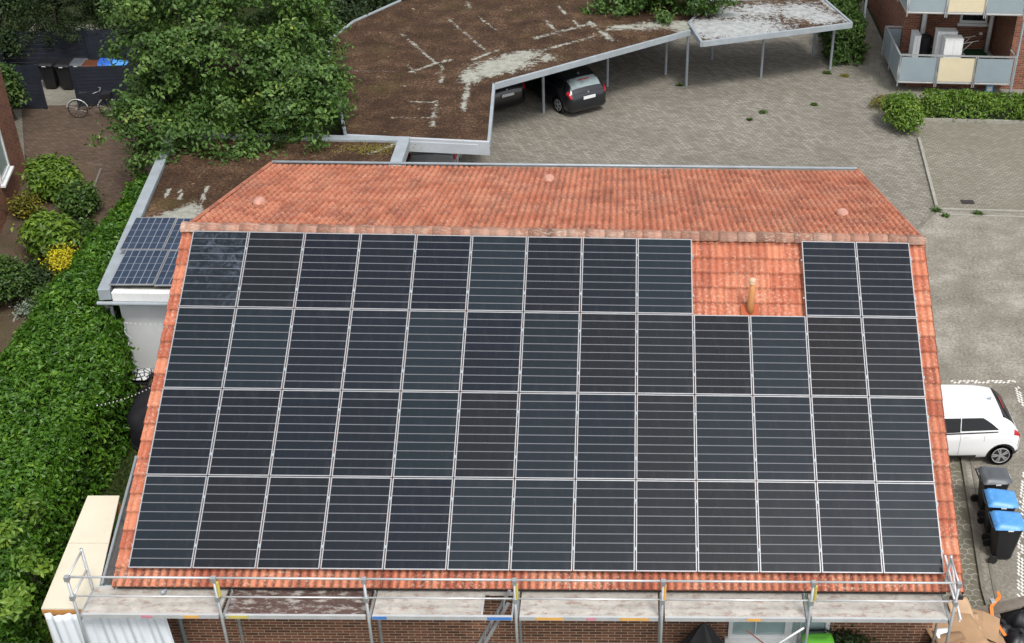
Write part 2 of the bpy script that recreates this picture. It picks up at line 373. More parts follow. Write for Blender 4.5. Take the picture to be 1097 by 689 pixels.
# ------------------------------------------------------------------ foliage helpers
def unit(a): return a / (np.linalg.norm(a, axis=-1, keepdims=True) + 1e-9)
def leaves(name, pos, nrm, size, tone, mat, parent=None, loc=(0, 0, 0), asp=.5):
    n = len(pos); org = LOC[parent.name] if parent is not None else np.array(loc, float)
    t = rng.normal(size=(n, 3)); t -= nrm * (t * nrm).sum(1, keepdims=True); t = unit(t); b = np.cross(nrm, t)
    s = size[:, None]
    p0 = pos - t * s * .5 - nrm * s * .08; p2 = pos + t * s * .5 - nrm * s * .16
    p1 = pos + b * s * .5 * asp + nrm * s * .06; p3 = pos - b * s * .5 * asp + nrm * s * .06
    v = np.stack([p0, p1, p2, p3], 1).reshape(-1, 3) - org
    q = np.arange(4 * n).reshape(n, 4); tri = np.concatenate([q[:, (0, 1, 2)], q[:, (0, 2, 3)]], 1).reshape(-1, 3)
    me = raw_mesh(name, v, tri)
    at = me.attributes.new('tone', 'FLOAT', 'POINT'); at.data.foreach_set('value', np.repeat(np.clip(tone, 0, 1), 4).astype(np.float32))
    return link(name, me, mat, parent, loc)
def crown_points(lobes, nclump, per, cr, up=.35, inner=.25):
    """lobes: (cx,cy,cz,rx,ry,rz). Leaf clumps sit on the lobes' shells (some inside)."""
    L = np.array(lobes, float); area = (L[:, 3] * L[:, 4] * L[:, 5]) ** (2 / 3); k = rng.choice(len(L), nclump, p=area / area.sum())
    d = unit(rng.normal(size=(nclump, 3))); d[:, 2] = np.where(d[:, 2] < -.35, -d[:, 2], d[:, 2])
    rad = np.where(rng.random(nclump) < inner, rng.uniform(.4, .85, nclump), rng.uniform(.86, 1.08, nclump))
    c = L[k, :3] + d * L[k, 3:] * rad[:, None]
    # drop clumps buried in another lobe
    keep = np.ones(nclump, bool)
    for l in L: keep &= (((c - l[:3]) / l[3:]) ** 2).sum(1) > .30
    c, d = c[keep], d[keep]; n = len(c)
    off = rng.normal(size=(n, per, 3)) * cr * np.array([1, 1, .6])
    pos = (c[:, None] + off).reshape(-1, 3)
    nr = unit(np.repeat(d, per, 0) * .8 + np.array([0, 0, up]) + rng.normal(size=(n * per, 3)) * .45)
    tone = np.repeat(rng.normal(.45, .16, n), per) + rng.normal(0, .14, n * per)
    return pos, nr, tone
def tree(name, label, cat, base, lobes, nclump, per, cr, leaf, lmat, trunk_r=.25, group=None, asp=.55, up=.35):
    t = thing(name, label, cat, base, group)
    pos, nr, tone = crown_points(lobes, nclump, per, cr, up)
    leaves('crown', pos, nr, rng.uniform(.7, 1.3, len(pos)) * leaf, tone, lmat, t, asp=asp)
    m = MB(); L = np.array(lobes); top = L[:, 2].max(); b = np.array(base, float)
    pts = [b, b + (0.05, 0, (top - b[2]) * .35), b + (-.05, .08, (top - b[2]) * .7), b + (0, 0, (top - b[2]) * .95)]
    m.tube(pts, [trunk_r * 1.15, trunk_r * .8, trunk_r * .5, trunk_r * .2], 9)
    for l in L[:10]:
        f = random.uniform(.3, .6); s = b + np.array([0, 0, (top - b[2]) * f]); e = l[:3]
        m.tube([s, (s + e) / 2 + (0, 0, .2), e + np.array([0, 0, l[5] * .3])], [trunk_r * .42, trunk_r * .25, trunk_r * .08], 6)
    m.build('trunk', 'bark', t, smooth=True)
    return t
def shrub(name, label, cat, base, lobes, nclump, per, cr, leaf, lmat, group=None, asp=.5, core=.62, up=.6):
    t = thing(name, label, cat, base, group)
    pos, nr, tone = crown_points(lobes, nclump, per, cr, up, .15)
    k = pos[:, 2] > base[2] + .02
    leaves('foliage', pos[k], nr[k], rng.uniform(.7, 1.3, k.sum()) * leaf, tone[k], lmat, t, asp=asp)
    m = MB(); b = np.array(base, float)
    for l in lobes:
        for j in range(3):
            e = np.array(l[:3]) + np.array([random.uniform(-.5, .5) * l[3], random.uniform(-.5, .5) * l[4], l[5] * .5])
            m.tube([b + (random.uniform(-.1, .1), random.uniform(-.1, .1), 0), (b + e) / 2 + (0, 0, .05), e], [.03, .02, .008], 5)
    m.build('stem', 'bark', t)
    return t

# ================================================================== GROUND
def P2(*uvz): return [tuple(px(u, v, 0)[:2]) for u, v in uvz]
struct(MB().sheet([(-260, -140), (260, -140), (260, 380), (-260, 380)], 0).build('ground', 'earth'))
struct(MB().sheet([(-8.2, -9), (0.4, -9), (0.4, 12), (-4.2, 14.9), (-6.6, 15.2), (-9.5, 16.4), (-11.6, 16.0), (-16, 12.0), (-16, -9)], .004).build('garden_soil', 'soil'))
struct(MB().sheet([(-3.05, -9), (0.0, -9), (0.0, 3.3), (-3.05, 3.3)], .008).build('lawn', 'lawn'))
struct(MB().sheet([(-.2, 7.2), (2.2, 12), (2.2, 40), (18.6, 44), (19.4, 29.0), (19.2, 25.6), (20.4, 21.2), (20.4, 13.62), (40, 13.45), (40, -8), (15.0, -8), (15.0, 7)], .008).build('courtyard_paving', 'paver'))
struct(MB().sheet([(17.5, 10.6), (19.36, 13.45), (40, 13.3), (40, -9), (16.5, -9), (16.62, -4.5), (17.3, .8), (17.3, 1.6)], .012).build('driveway', 'pebble'))
struct(MB().sheet([(19.36, 13.62), (19.82, 19.05), (20.0, 20.75), (40, 20.55), (40, 13.45)], .012).build('parking_bay', 'bay'))
struct(MB().sheet([(18.9, 25.6), (19.3, 20), (20.0, 22.9), (40, 23.2), (40, 24.3), (20.2, 24.4), (20.25, 44), (19.35, 44), (19.0, 27)], .012).build('footpath', 'slab'))
struct(MB().sheet([(20.0, 20.8), (40, 20.6), (40, 23.2), (20.0, 22.9), (19.2, 22.3), (19.2, 20.8)], .016).build('planting_bed', 'soil'))
# brown brick path in the left garden
struct(MB().sheet([(-10.9, 15.5), (-13.6, 20.3), (-8.0, 21.4), (-4.5, 15), (-6.7, 14.3), (-7.4, 12.2), (-7.9, 9.6), (-8.3, 9.6), (-8.1, 12.6), (-8.6, 15.4), (-9.7, 16.2)], .010).build('brick_path', 'paver_brown'))
struct(MB().sheet([(-14.6, 20.2), (-9.2, 20.9), (-9.2, 29), (-16, 29)], .012).build('enclosure_floor', 'slab'))
struct(MB().sheet([(-14.2, 20.1), (-13.0, 20.1), (-10.95, 15.3), (-11.6, 15.3)], .014).build('gravel_strip', 'bay'))
# kerbs of the parking bay, the drain channel and the strip beside the house
def kerb_line(pts, wd, ht, mat, name='kerb'):
    m = MB()
    for a, b in zip(pts[:-1], pts[1:]):
        a = np.array([*a, ht / 2]); b = np.array([*b, ht / 2]); L = np.linalg.norm(b - a); n = max(1, int(L / 1.0)); d = (b - a) / n
        for i in range(n): m.beam(a + d * i + d / np.linalg.norm(d) * .006, a + d * (i + 1) - d / np.linalg.norm(d) * .006, wd, ht)
    return struct(m.build(name, mat))
kerb_line([(19.82, 19.1), (19.36, 13.7)], .10, .10, 'kerb')
kerb_line([(19.36, 13.58), (26, 13.42)], .10, .05, 'kerb')
kerb_line([(19.36, 13.2), (26, 13.05)], .08, .034, 'kerb')
kerb_line([(20.0, 20.78), (30, 20.68)], .09, .12, 'kerb')
kerb_line([(19.3, 13.5), (17.35, 10.7), (16.5, 9.6)], .08, .03, 'kerb_dark')
kerb_line([(17.4, 1.6), (16.72, -3.9), (16.6, -8)], .09, .09, 'kerb_dark')
kerb_line([(17.62, 1.6), (16.98, -3.9), (16.85, -8)], .07, .03, 'kerb_dark')
kerb_line([(-8.25, 10.0), (-8.0, 12.6), (-8.5, 15.4)], .07, .05, 'kerb_dark')
kerb_line([(-7.6, 6.0), (-7.75, 7.4), (-8.6, 7.6), (-9.6, 7.4)], .05, .05, 'kerb')
# octagonal pale stones in the strip at the right gable
struct(MB().sheet([(15.0, -9), (16.6, -9), (16.72, -3.9), (17.38, 1.6), (15.0, 1.6)], .016).build('side_path', 'octbase'))
hx = MB()
hw = .105
for j in range(62):
    for i in range(15):
        cx_, cy_ = 15.20 + i * hw * 1.74 + (hw * .87 if j % 2 else 0), -7.6 + j * hw * 1.5
        if cx_ > 16.62 + (cy_ + 3.9) * .118 or cy_ > 1.4: continue
        for k in (0, 1, 2):
            if random.random() < .04: continue
            a0, a1 = R_(30 + 60 * k), R_(90 + 60 * k)
            r = hw + random.uniform(-.005, .005)
            hx.beam((cx_ + r * math.cos(a0), cy_ + r * math.sin(a0), .019), (cx_ + r * math.cos(a1), cy_ + r * math.sin(a1), .019), .024, .012)
struct(hx.build('path_stones', 'joint'))
# white stones that mark the parking bay of the white car
bm_ = MB()
def dots(a, b, rows=2):
    a, b = np.array([*a, .018]), np.array([*b, .018]); L = np.linalg.norm(b - a); d = (b - a) / L; sd_ = np.array([-d[1], d[0], 0])
    for i in range(int(L / .11)):
        for r in range(rows):
            if random.random() < .28: continue
            c = a + d * (i * .11 + (.05 if r else 0)) + sd_ * (r * .07 - .035)
            ang = random.uniform(.3, .8); bm_.beam(c - (d * math.cos(ang) + sd_ * math.sin(ang)) * .045, c + (d * math.cos(ang) + sd_ * math.sin(ang)) * .045, .05, .008)
dots((17.68, 3.75), (19.45, 3.8)); dots((19.45, 3.8), (19.30, 2.6)); dots((18.75, .2), (18.2, -1.4)); dots((18.2, -1.4), (17.4, -4.4))
struct(bm_.build('bay_marking', 'roadpaint'))
m = MB(); m.box(20.28, 13.98, .008, 20.72, 14.28, .024); struct(m.build('drain_cover', plain('cast_iron', (.045, .042, .04), .6, .3)))

# ================================================================== HOUSE
ASP = 1.7902; PWd, PHt = 1.134, 1.772
nF = np.array([0, -.5, math.sqrt(.75)]); dF = np.array([0, -math.sqrt(.75), -.5]); O = np.array([0, 0, 6.3])
XL, XR_ = -.275, 15.38
def front(x, s, h=0): return O + np.array([x, 0, 0]) + dF * s + nF * (h - .14)
house = thing('house', 'low brick house with an orange tiled saddle roof behind the scaffold', 'house', (7.5, 0, 0))
def tile_height(x, s):
    fr = (s / .355) % 1.0
    return .024 * (np.abs(np.cos(np.pi * x / .15)) * 2 - 1.2) + .044 * np.where(fr < 1e-6, 0, fr)
def course_s(s0, s1, c=.355):
    out = []; k = math.floor(s0 / c)
    while k * c < s1:
        for f in (1e-4, .45, .9, .999):
            q = (k + f) * c
            if s0 <= q <= s1: out.append(q)
        k += 1
    return np.array(out)
xs = np.arange(XL, XR_ + .001, .025)
S = course_s(-.24, 7.46); X, SS = np.meshgrid(xs, S)
jit = rng.normal(0, .004, size=(60, 80))
def hgt(X, SS): return tile_height(X, SS) + jit[(np.floor(SS / .355).astype(int)) % 60, (np.floor(X / .30).astype(int)) % 80]
Pf = O + X[..., None] * np.array([1, 0, 0]) + SS[..., None] * dF + (hgt(X, SS) - .14 - .05)[..., None] * nF
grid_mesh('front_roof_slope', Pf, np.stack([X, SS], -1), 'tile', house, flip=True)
# back slope: from the ridge to an eave that is a little skewed
rid = lambda x: np.array([x, .2, 6.27]); 
def backp(X, T):   # T 0..1
    a = (X - XL) / (XR_ - XL)
    ye = 6.95 + a * 1.1; ze = 4.5 - a * .4
    return np.stack([X, .2 + (ye - .2) * T, 6.24 + (ze - 6.24) * T], -1)
Lb = 7.4; S2 = course_s(0, Lb); X2, T2 = np.meshgrid(xs, S2)
Pb = backp(X2, T2 / Lb); nb = unit(np.array([0, .24, .97]))
Pb = Pb + (hgt(X2, T2) * 1.15 - .05)[..., None] * nb
grid_mesh('back_roof_slope', Pb, np.stack([X2, T2 + 40.25], -1), 'tile_old', house)
# ridge caps
n_r = int((XR_ - XL) / .40); pr = []; uvr = []
for i in range(n_r):
    for f, g in ((0.0, 1.12), (.9, .96), (1.0, .92)):
        x = XL + (i + f) * (XR_ - XL) / n_r
        row = []; ru = []
        for a in np.linspace(-80, 80, 11):
            r = .15 * g
            row.append((x, .2 + r * math.sin(R_(a)) * 1.05, 6.20 + r * math.cos(R_(a)) + (.01 if i % 3 == 0 else 0))); ru.append((i * .31 + f * .25, a / 200 + 21))
        pr.append(row); uvr.append(ru)
grid_mesh('ridge_cap', np.array(pr), np.array(uvr), 'tile_ridge', house, smooth=False)
# verge tiles along both gables: a flange that laps over the roof edge
for xv, sg in ((XL, -1), (XR_, 1)):
    rows = []; uvs = []
    for s in S:
        fr = (s / .355) % 1.0; h = .044 * fr + .02 - .19
        e = O + np.array([xv, 0, 0]) + dF * s + nF * (tile_height(np.array(xv), np.array(s)) - .19)
        rows.append([e, e + np.array([sg * .012, 0, 0]) - nF * .02, e + np.array([sg * .012, 0, 0]) - nF * .10, e - nF * .20])
        uvs.append([(0, s), (.1, s), (.12, s), (.28, s)])
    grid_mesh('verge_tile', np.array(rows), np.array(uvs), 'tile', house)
    rows = []; uvs = []
    for T in np.linspace(0, 1, 60):
        p = backp(np.array([xv]), np.array([T]))[0]
        rows.append([p + nb * -.01 + (-sg * .05, 0, 0), p + nb * .02 + (-sg * .02, 0, 0), p + nb * .015 + (sg * .03, 0, 0), p - nb * .14 + (sg * .03, 0, 0)])
        uvs.append([(0, T * Lb), (.1, T * Lb), (.2, T * Lb), (.35, T * Lb)])
    grid_mesh('verge_tile', np.array(rows), np.array(uvs), 'tile_old', house)
# walls: gabled prism with the front wall at y = -5.9
WY, BY = -5.9, 6.6
def wall_top_back(x, y):
    a = (x - XL) / (XR_ - XL); ye = 6.95 + a * 1.1; ze = 4.5 - a * .4
    return 6.24 + (ze - 6.24) * (y - .2) / (ye - .2) - .22
wl, wr_ = 0.0, 15.08
prof = lambda x: [(x, WY, 0), (x, WY, 2.42), (x, .2, 5.92), (x, BY, wall_top_back(x, BY)), (x, BY, 0)]
m = MB(); m.add(prof(wl) + prof(wr_), [(0, 1, 2, 3, 4), (9, 8, 7, 6, 5), (0, 5, 6, 1), (1, 6, 7, 2), (2, 7, 8, 3), (3, 8, 9, 4), (4, 9, 5, 0)])
m.build('wall', 'brick', house)
# gutters and barge boards
a = (0,) ; e0, e1 = np.array([XL, 6.98, 4.47]), np.array([XR_, 8.08, 4.07])
m = MB(); m.tube([e0 + (0, .06, .0), e1 + (0, .06, 0)], .04, 10); m.build('back_gutter', 'zinc', house, smooth=True)
# front window between brick piers, with frame, panes and sill
fw = thing('x', '', '', (0, 0, 0)) if False else None
x0, x1, z0, z1 = 11.08, 13.05, .72, 1.95
m = MB()
for a_, b_, c_, d_ in ((x0, z0, x1, z0 + .09), (x0, z1 - .09, x1, z1), (x0, z0 + .09, x0 + .08, z1 - .09), (x1 - .08, z0 + .09, x1, z1 - .09), (12.18, z0 + .09, 12.32, z1 - .09)):
    m.box(a_, WY - .05, b_, c_, WY + .02, d_)
win = m.build('window', 'white', house)
m = MB(); m.box(x0 + .08, WY - .02, z0 + .09, 12.18, WY + .01, z1 - .09); m.box(12.32, WY - .02, z0 + .09, x1 - .08, WY + .01, z1 - .09); m.build('pane', 'glass_pale', win)
m = MB(); m.box(x0 - .06, WY - .16, z0 - .06, x1 + .06, WY + .02, z0 - .004); m.build('sill', 'white', win)
m = MB(); m.box(11.60, WY - .045, z0 + .09, 11.62, WY - .022, z1 - .09); m.build('glazing_bar', 'white', win)
m = MB(); m.box(15.10, -6.45, 2.30, XR_ - .03, -6.41, 2.38); m.box(XL + .05, -6.30, 2.30, 15.06, -6.24, 2.42); m.build('eave_board', plain('dark_eave_board', (.03, .025, .022), .8), house)
# downpipe at the front left corner
m = MB(); m.tube([(.62, -6.02, 0), (.62, -6.02, 2.15), (.62, -6.4, 2.3)], .045, 10); m.build('downpipe', 'zinc', house, smooth=True)
# ochre vent pipe in the free patch of tiles
vb = front(11.56, 1.66, .02)
m = MB(); m.tube([vb + (0, 0, -.05), vb + (0, 0, .18), vb + (0.01, 0, .72)], [.085, .07, .062], 14)
vp = m.build('vent_pipe', plain('ochre_pipe', (.48, .21, .075), .7, 0, .12, 5), house, smooth=True)
m = MB(); m.lathe([(.0, .70), (.072, .70), (.078, .74), (.070, .79), (.03, .815), (0, .82)], vb, 14); m.build('cap', plain('pale_cap', (.60, .42, .28), .75, 0, .1, 6), vp, smooth=True)
m = MB(); q = front(11.56, 1.70, .025); m.obox(q - np.array([.19, 0, 0]) - dF * .20 + nF * .0, (.38, 0, 0), dF * .36, nF * .03); m.build('base_tile', plain('base_tile_clay', (.38, .085, .03), .75), vp, bevel=.008)
# three pale vent tiles on the back slope
for u, v in ((277, 217), (588, 192), (903, 229)):
    T = np.linspace(0, 1, 400); best = None
    d = ray(u, v); 
    for tt in T:
        # intersect the ray with the back slope at parameter tt
        x = CAM[0] + d[0] * 1.0; y = .2 + (7.4 - .2) * tt; sI = (y - CAM[1]) / d[1]; p = CAM + d * sI
        zz = backp(np.array([p[0]]), np.array([(y - .2) / (6.75 + (p[0] - XL) / (XR_ - XL) * 1.1)]))[0][2]
        if best is None or abs(p[2] - zz) < best[0]: best = (abs(p[2] - zz), p)
    p = best[1]
    rows = []; uvs = []
    for f in np.linspace(0, 1, 7):
        r = .115 * math.sin(math.pi * (.12 + .55 * f)); rows.append([p + (r * 1.25 * math.cos(a_), .30 * f - .15, r * math.sin(a_) - .02) for a_ in np.linspace(0, math.pi, 9)]); uvs.append([(f * .2 + p[0], a_) for a_ in np.linspace(0, .4, 9)])
    rows.append([p + (0, .155, -.02)] * 9); uvs.append(uvs[-1])
    grid_mesh('roof_vent', np.array(rows), np.array(uvs), plain('pale_pink_clay', (.48, .25, .19), .8, 0, .15, 8), house, smooth=True)

# ================================================================== SOLAR PANELS ON THE ROOF (4 rows of 13, two left out)
def uv01(o, w_, h_, ax=0):
    me = o.data; uvl = me.uv_layers.active.data
    for lp in me.loops:
        c = me.vertices[lp.vertex_index].co; uvl[lp.index].uv = (c.x / w_, c.y / h_)
def make_panel(name, wd, ht, glass, clamps=True):
    root = thing(name, 'x', 'solar panel', (0, 0, 0), local=True)
    fr = .019; m = MB()
    for b in ((0, 0, wd, fr), (0, ht - fr, wd, ht), (0, fr, fr, ht - fr), (wd - fr, fr, wd, ht - fr)): m.box(b[0], b[1], -.035, b[2], b[3], 0)
    m.build('frame', 'alu', root)
    m = MB(); m.add([(fr, fr, -.004), (wd - fr, fr, -.004), (wd - fr, ht - fr, -.004), (fr, ht - fr, -.004)], [(0, 1, 2, 3)]); m.box(fr, fr, -.03, wd - fr, ht - fr, -.010)
    g = m.build('glass', glass, root); uv01(g, wd, ht)
    if clamps:
        for yy in (.24, .77):
            m = MB(); m.box(wd - .012, ht * yy - .03, -.03, wd + .024, ht * yy + .03, .005); m.build('clamp', 'zinc', root)
    return root
def copy_tree(o, parent=None):
    c = o.copy(); col.objects.link(c)
    if parent is not None: c.parent = parent
    for ch in [k for k in bpy.data.objects if k.parent == o]: copy_tree(ch, c)
    return c
proto = make_panel('solar_panel', PWd, PHt, 'solar')
ordn = ['first', 'second', 'third', 'fourth', 'fifth', 'sixth', 'seventh', 'eighth', 'ninth', 'tenth', 'eleventh', 'twelfth', 'thirteenth']
rown = ['top row under the ridge', 'second row from the ridge', 'third row from the ridge', 'bottom row at the eave']
Mp = Matrix(((1, 0, 0), (0, -dF[1], nF[1]), (0, -dF[2], nF[2]))).to_4x4()     # local y = up the slope
used = False
for r in range(4):
    for c in range(13):
        if r == 0 and c in (9, 10): continue
        if r == 0 and c == 0: o = make_panel('solar_panel', PWd, PHt, 'solar_stain')
        elif not used: o = proto; used = True
        else: o = copy_tree(proto)
        org = O + np.array([c * 1.154 + .010, 0, 0]) + dF * (r * ASP + .009 + PHt)
        o.matrix_world = Matrix.Translation(Vector(org + nF * random.uniform(-.003, .003))) @ Mp @ Matrix.Rotation(random.uniform(-.002, .002), 4, 'X') @ Matrix.Rotation(random.uniform(-.0015, .0015), 4, 'Y')
        o['label'] = ('solar panel with whitish swirling stains, top row corner at the left gable' if (r, c) == (0, 0)
                      else 'dark solar panel, %s, %s column from the left gable' % (rown[r], ordn[c]))
        o['group'] = 'solar panels on the tiled roof'
# mounting rails under the panels
for r in range(4):
    for f in (.25, .76):
        s = r * ASP + f * PHt; m = MB()
        spans = [(-.02, 15.02)] if r else [(-.02, 9 * 1.154 + .02), (11 * 1.154 - .02, 15.02)]
        for a_, b_ in spans: m.beam(front(a_, s, .075), front(b_, s, .075), .04, .04, nF)
        o = m.build('mounting_rail', 'steel', house)

# ================================================================== ANNEX with a flat roof, left of and behind the house
ax = thing('flat_roof_annex', 'low white annex with a mossy flat roof beside the left gable', 'annex', (-2, 6, 0))
AZ = 2.7
poly = [(-3.87, 3.34), (-.02, 3.34), (-.02, 7.1), (2.40, 7.6), (2.40, 12.6), (-4.95, 12.6)]
inner = [(-3.55, 3.75), (-.02, 3.75), (-.02, 7.1), (2.05, 7.6), (2.05, 12.3), (-4.6, 12.3)]
m = MB(); m.prism([(-3.55, 3.62), (-.06, 3.62), (-.06, 7.1), (2.2, 7.6), (2.2, 12.5), (-4.6, 12.5)], 0, 2.44); m.build('wall', 'render_wall', ax)
m = MB()
def parapet(m, a, b, wd, zt, ht=.26, side=1):
    a = np.array([*a, zt - ht / 2]); b = np.array([*b, zt - ht / 2]); d = (b - a) / np.linalg.norm(b - a); n_ = np.array([-d[1], d[0], 0]) * side
    m.beam(a + n_ * wd / 2, b + n_ * wd / 2, wd, ht)
parapet(m, (-3.87, 3.34), (-4.95, 12.6), .29, AZ + .03, .3, -1)
m.box(-4.6, 12.28, 2.42, 2.38, 12.58, AZ + .02); m.box(2.05, 7.62, 2.42, 2.40, 12.27, AZ + .025)
m.build('parapet', 'zinc', ax, bevel=.01)
m = MB(); m.box(-3.54, 3.32, 2.42, -.03, 3.52, 2.665); m.build('front_parapet', 'white', ax, bevel=.01)
m = MB(); m.box(-3.62, 3.30, 2.33, -.03, 3.36, 2.40); m.tube([(-3.9, 3.26, 2.40), (-.05, 3.26, 2.40)], .05, 10); m.tube([(-3.75, 3.28, 2.38), (-3.75, 3.4, 2.2), (-3.72, 3.55, 2.1), (-3.72, 3.55, .05)], .04, 10); m.build('gutter', 'zinc', ax)
def bare_field(X, Y, segs, blobs):
    b = np.zeros_like(X) - .35
    for (x0, y0, x1, y1, wd, st) in segs:
        dx, dy = x1 - x0, y1 - y0; tt = np.clip(((X - x0) * dx + (Y - y0) * dy) / (dx * dx + dy * dy), 0, 1)
        d = np.hypot(X - x0 - tt * dx, Y - y0 - tt * dy); b = np.maximum(b, st * (.92 - d / wd / 1.25) * (.78 + .3 * np.sin(X * 3.7 + Y * 2.3) * np.sin(Y * 4.1 - X * 1.3)))
    for (x0, y0, rx, ry, rot, st) in blobs:
        c, s = math.cos(rot), math.sin(rot); u = ((X - x0) * c + (Y - y0) * s) / rx; v = (-(X - x0) * s + (Y - y0) * c) / ry
        b = np.maximum(b, st * (1.25 - np.hypot(u, v)))
    return b
def inside(X, Y, poly):
    r = np.zeros(X.shape, bool); n = len(poly); j = n - 1
    for i in range(n):
        xi, yi = poly[i]; xj, yj = poly[j]
        r ^= ((yi > Y) != (yj > Y)) & (X < (xj - xi) * (Y - yi) / (yj - yi + 1e-12) + xi); j = i
    return r
def roof_sheet(name, poly, z, segs, blobs, mat, parent, st=.06, bumpy=.02):
    """flat roof covering: the polygon is triangulated and refined so the wear mask follows real positions"""
    bm = bmesh.new(); vs = [bm.verts.new((p[0], p[1], z)) for p in poly]; bm.faces.new(vs)
    x0, x1 = min(p[0] for p in poly), max(p[0] for p in poly); y0, y1 = min(p[1] for p in poly), max(p[1] for p in poly)
    for x in np.arange(x0 + st, x1, st): bmesh.ops.bisect_plane(bm, geom=bm.verts[:] + bm.edges[:] + bm.faces[:], plane_co=(x, 0, 0), plane_no=(1, 0, 0))
    for y in np.arange(y0 + st, y1, st): bmesh.ops.bisect_plane(bm, geom=bm.verts[:] + bm.edges[:] + bm.faces[:], plane_co=(0, y, 0), plane_no=(0, 1, 0))
    bmesh.ops.recalc_face_normals(bm, faces=bm.faces)
    if bm.faces[:][0].normal.z < 0: bmesh.ops.reverse_faces(bm, faces=bm.faces)
    me = bpy.data.meshes.new(name); bm.to_mesh(me); bm.free(); me.update()
    n = len(me.vertices); co = np.zeros(n * 3); me.vertices.foreach_get('co', co); co = co.reshape(-1, 3)
    b = bare_field(co[:, 0], co[:, 1], segs, blobs)
    at = me.attributes.new('bare', 'FLOAT', 'POINT'); at.data.foreach_set('value', b.astype(np.float32))
    box_uv(me); org = LOC[parent.name]; me.transform(Matrix.Translation(-Vector(org))); me.update()
    return link(name, me, mat, parent)
def seg(u0, v0, u1, v1, z, wd, st=1.0):
    a, b = px(u0, v0, z), px(u1, v1, z); return (a[0], a[1], b[0], b[1], wd, st)
def blob(u, v, z, rx, ry, rot=0, st=1.0):
    a = px(u, v, z); return (a[0], a[1], rx, ry, rot, st)
roof_sheet('roof', [(-3.56, 3.53), (-.02, 3.53), (-.02, 7.1), (2.05, 7.6), (2.05, 12.28), (-4.6, 12.28)], AZ - .06,
           [seg(372, 147, 425, 149, 2.64, .2, 1.6), seg(395, 165, 432, 151, 2.64, .09, 1.5), seg(432, 150, 428, 172, 2.64, .10, 1.3),
            seg(177, 213, 182, 202, 2.64, .08, 1.5), seg(193, 213, 194, 203, 2.64, .08, 1.4), seg(212, 225, 222, 200, 2.64, .09, 1.5)],
           [blob(192, 232, 2.64, .75, .5, .2, 1.3), blob(203, 226, 2.64, .35, .5, 0, 1.2), (-1.8, 3.7, 2.6, .28, 0, 1.6)], 'moss_roof', ax, .1)
# blue solar panels in front on the annex roof
bp = make_panel('rooftop_solar_panel', 1.06, 1.48, 'solar_blue', False)
k = 0
b0 = np.array([-3.62, 3.50, 2.80]); tilt = R_(5)
lab = ['blue gridded solar panel on the annex roof, front left of four', 'blue gridded solar panel on the annex roof, front right beside the tiled gable',
       'blue gridded solar panel on the annex roof, rear left at the zinc edge', 'blue gridded solar panel on the annex roof, rear right beside the ridge end']
for r in range(2):
    for c in range(2):
        o = bp if k == 0 else copy_tree(bp)
        pl = b0 + np.array([c * 1.085 - r * .22 + .0, r * 1.50 * math.cos(tilt), r * 1.50 * math.sin(tilt)])
        o.matrix_world = Matrix.Translation(Vector(pl)) @ Matrix.Rotation(tilt, 4, 'X') @ Matrix.Rotation(.03, 4, 'Z')
        o['label'] = lab[k]; o['group'] = 'blue solar panels on the annex roof'; k += 1

# ================================================================== CARPORTS
CZ = 2.35
def carport(name, label, poly, skip, posts, fasc, segs, blobs, beams, mat='moss_roof', wd=.10, zt=CZ, fh=.22):
    t = thing(name, label, 'carport', (*np.mean(np.array(posts), 0), 0))
    roof_sheet('roof', poly, zt - .03, segs, blobs, mat, t, .09)
    n = len(poly); m = MB(); m.prism([tuple(np.mean(poly, 0) + (np.array(p) - np.mean(poly, 0)) * .985) for p in poly], zt - .14, zt - .06); m.build('deck', plain('carport_ceiling', (.30, .31, .31), .8), t)
    for i in range(n):
        if i in skip: continue
        a, b = np.array(poly[i]), np.array(poly[(i + 1) % n]); d = (b - a) / np.linalg.norm(b - a); nn = np.array([d[1], -d[0]])
        m = MB(); f = fasc.get(i, fh)
        m.beam((*(a + nn * wd * .3), zt + .02 - f / 2), (*(b + nn * wd * .3 + d * wd * .5), zt + .02 - f / 2), wd, f)
        if f > .3: m.beam((*(a + nn * wd * .85 + d * .1), zt - f * .55), (*(b + nn * wd * .85 - d * .3), zt - f * .55), .05, f * .75)
        m.build('fascia', 'zinc' if f < .3 else 'fascia_pale', t, bevel=.008)
    for p in posts:
        m = MB(); m.tube([(*p, 0), (*p, zt - .14)], .055, 12); m.build('post', 'zinc', t, smooth=False)
    for a, b in beams:
        m = MB(); m.beam((*a, zt - .21), (*b, zt - .21), .10, .14); m.build('beam', 'white', t)
    return t
z = CZ - .03
brown = [(.25, 13.42), (4.70, 13.12), (4.44, 17.8), (11.42, 23.55), (11.9, 26.6), (8.0, 31.5), (.03, 26.2), (-1.36, 23.7), (-1.95, 21.4)]
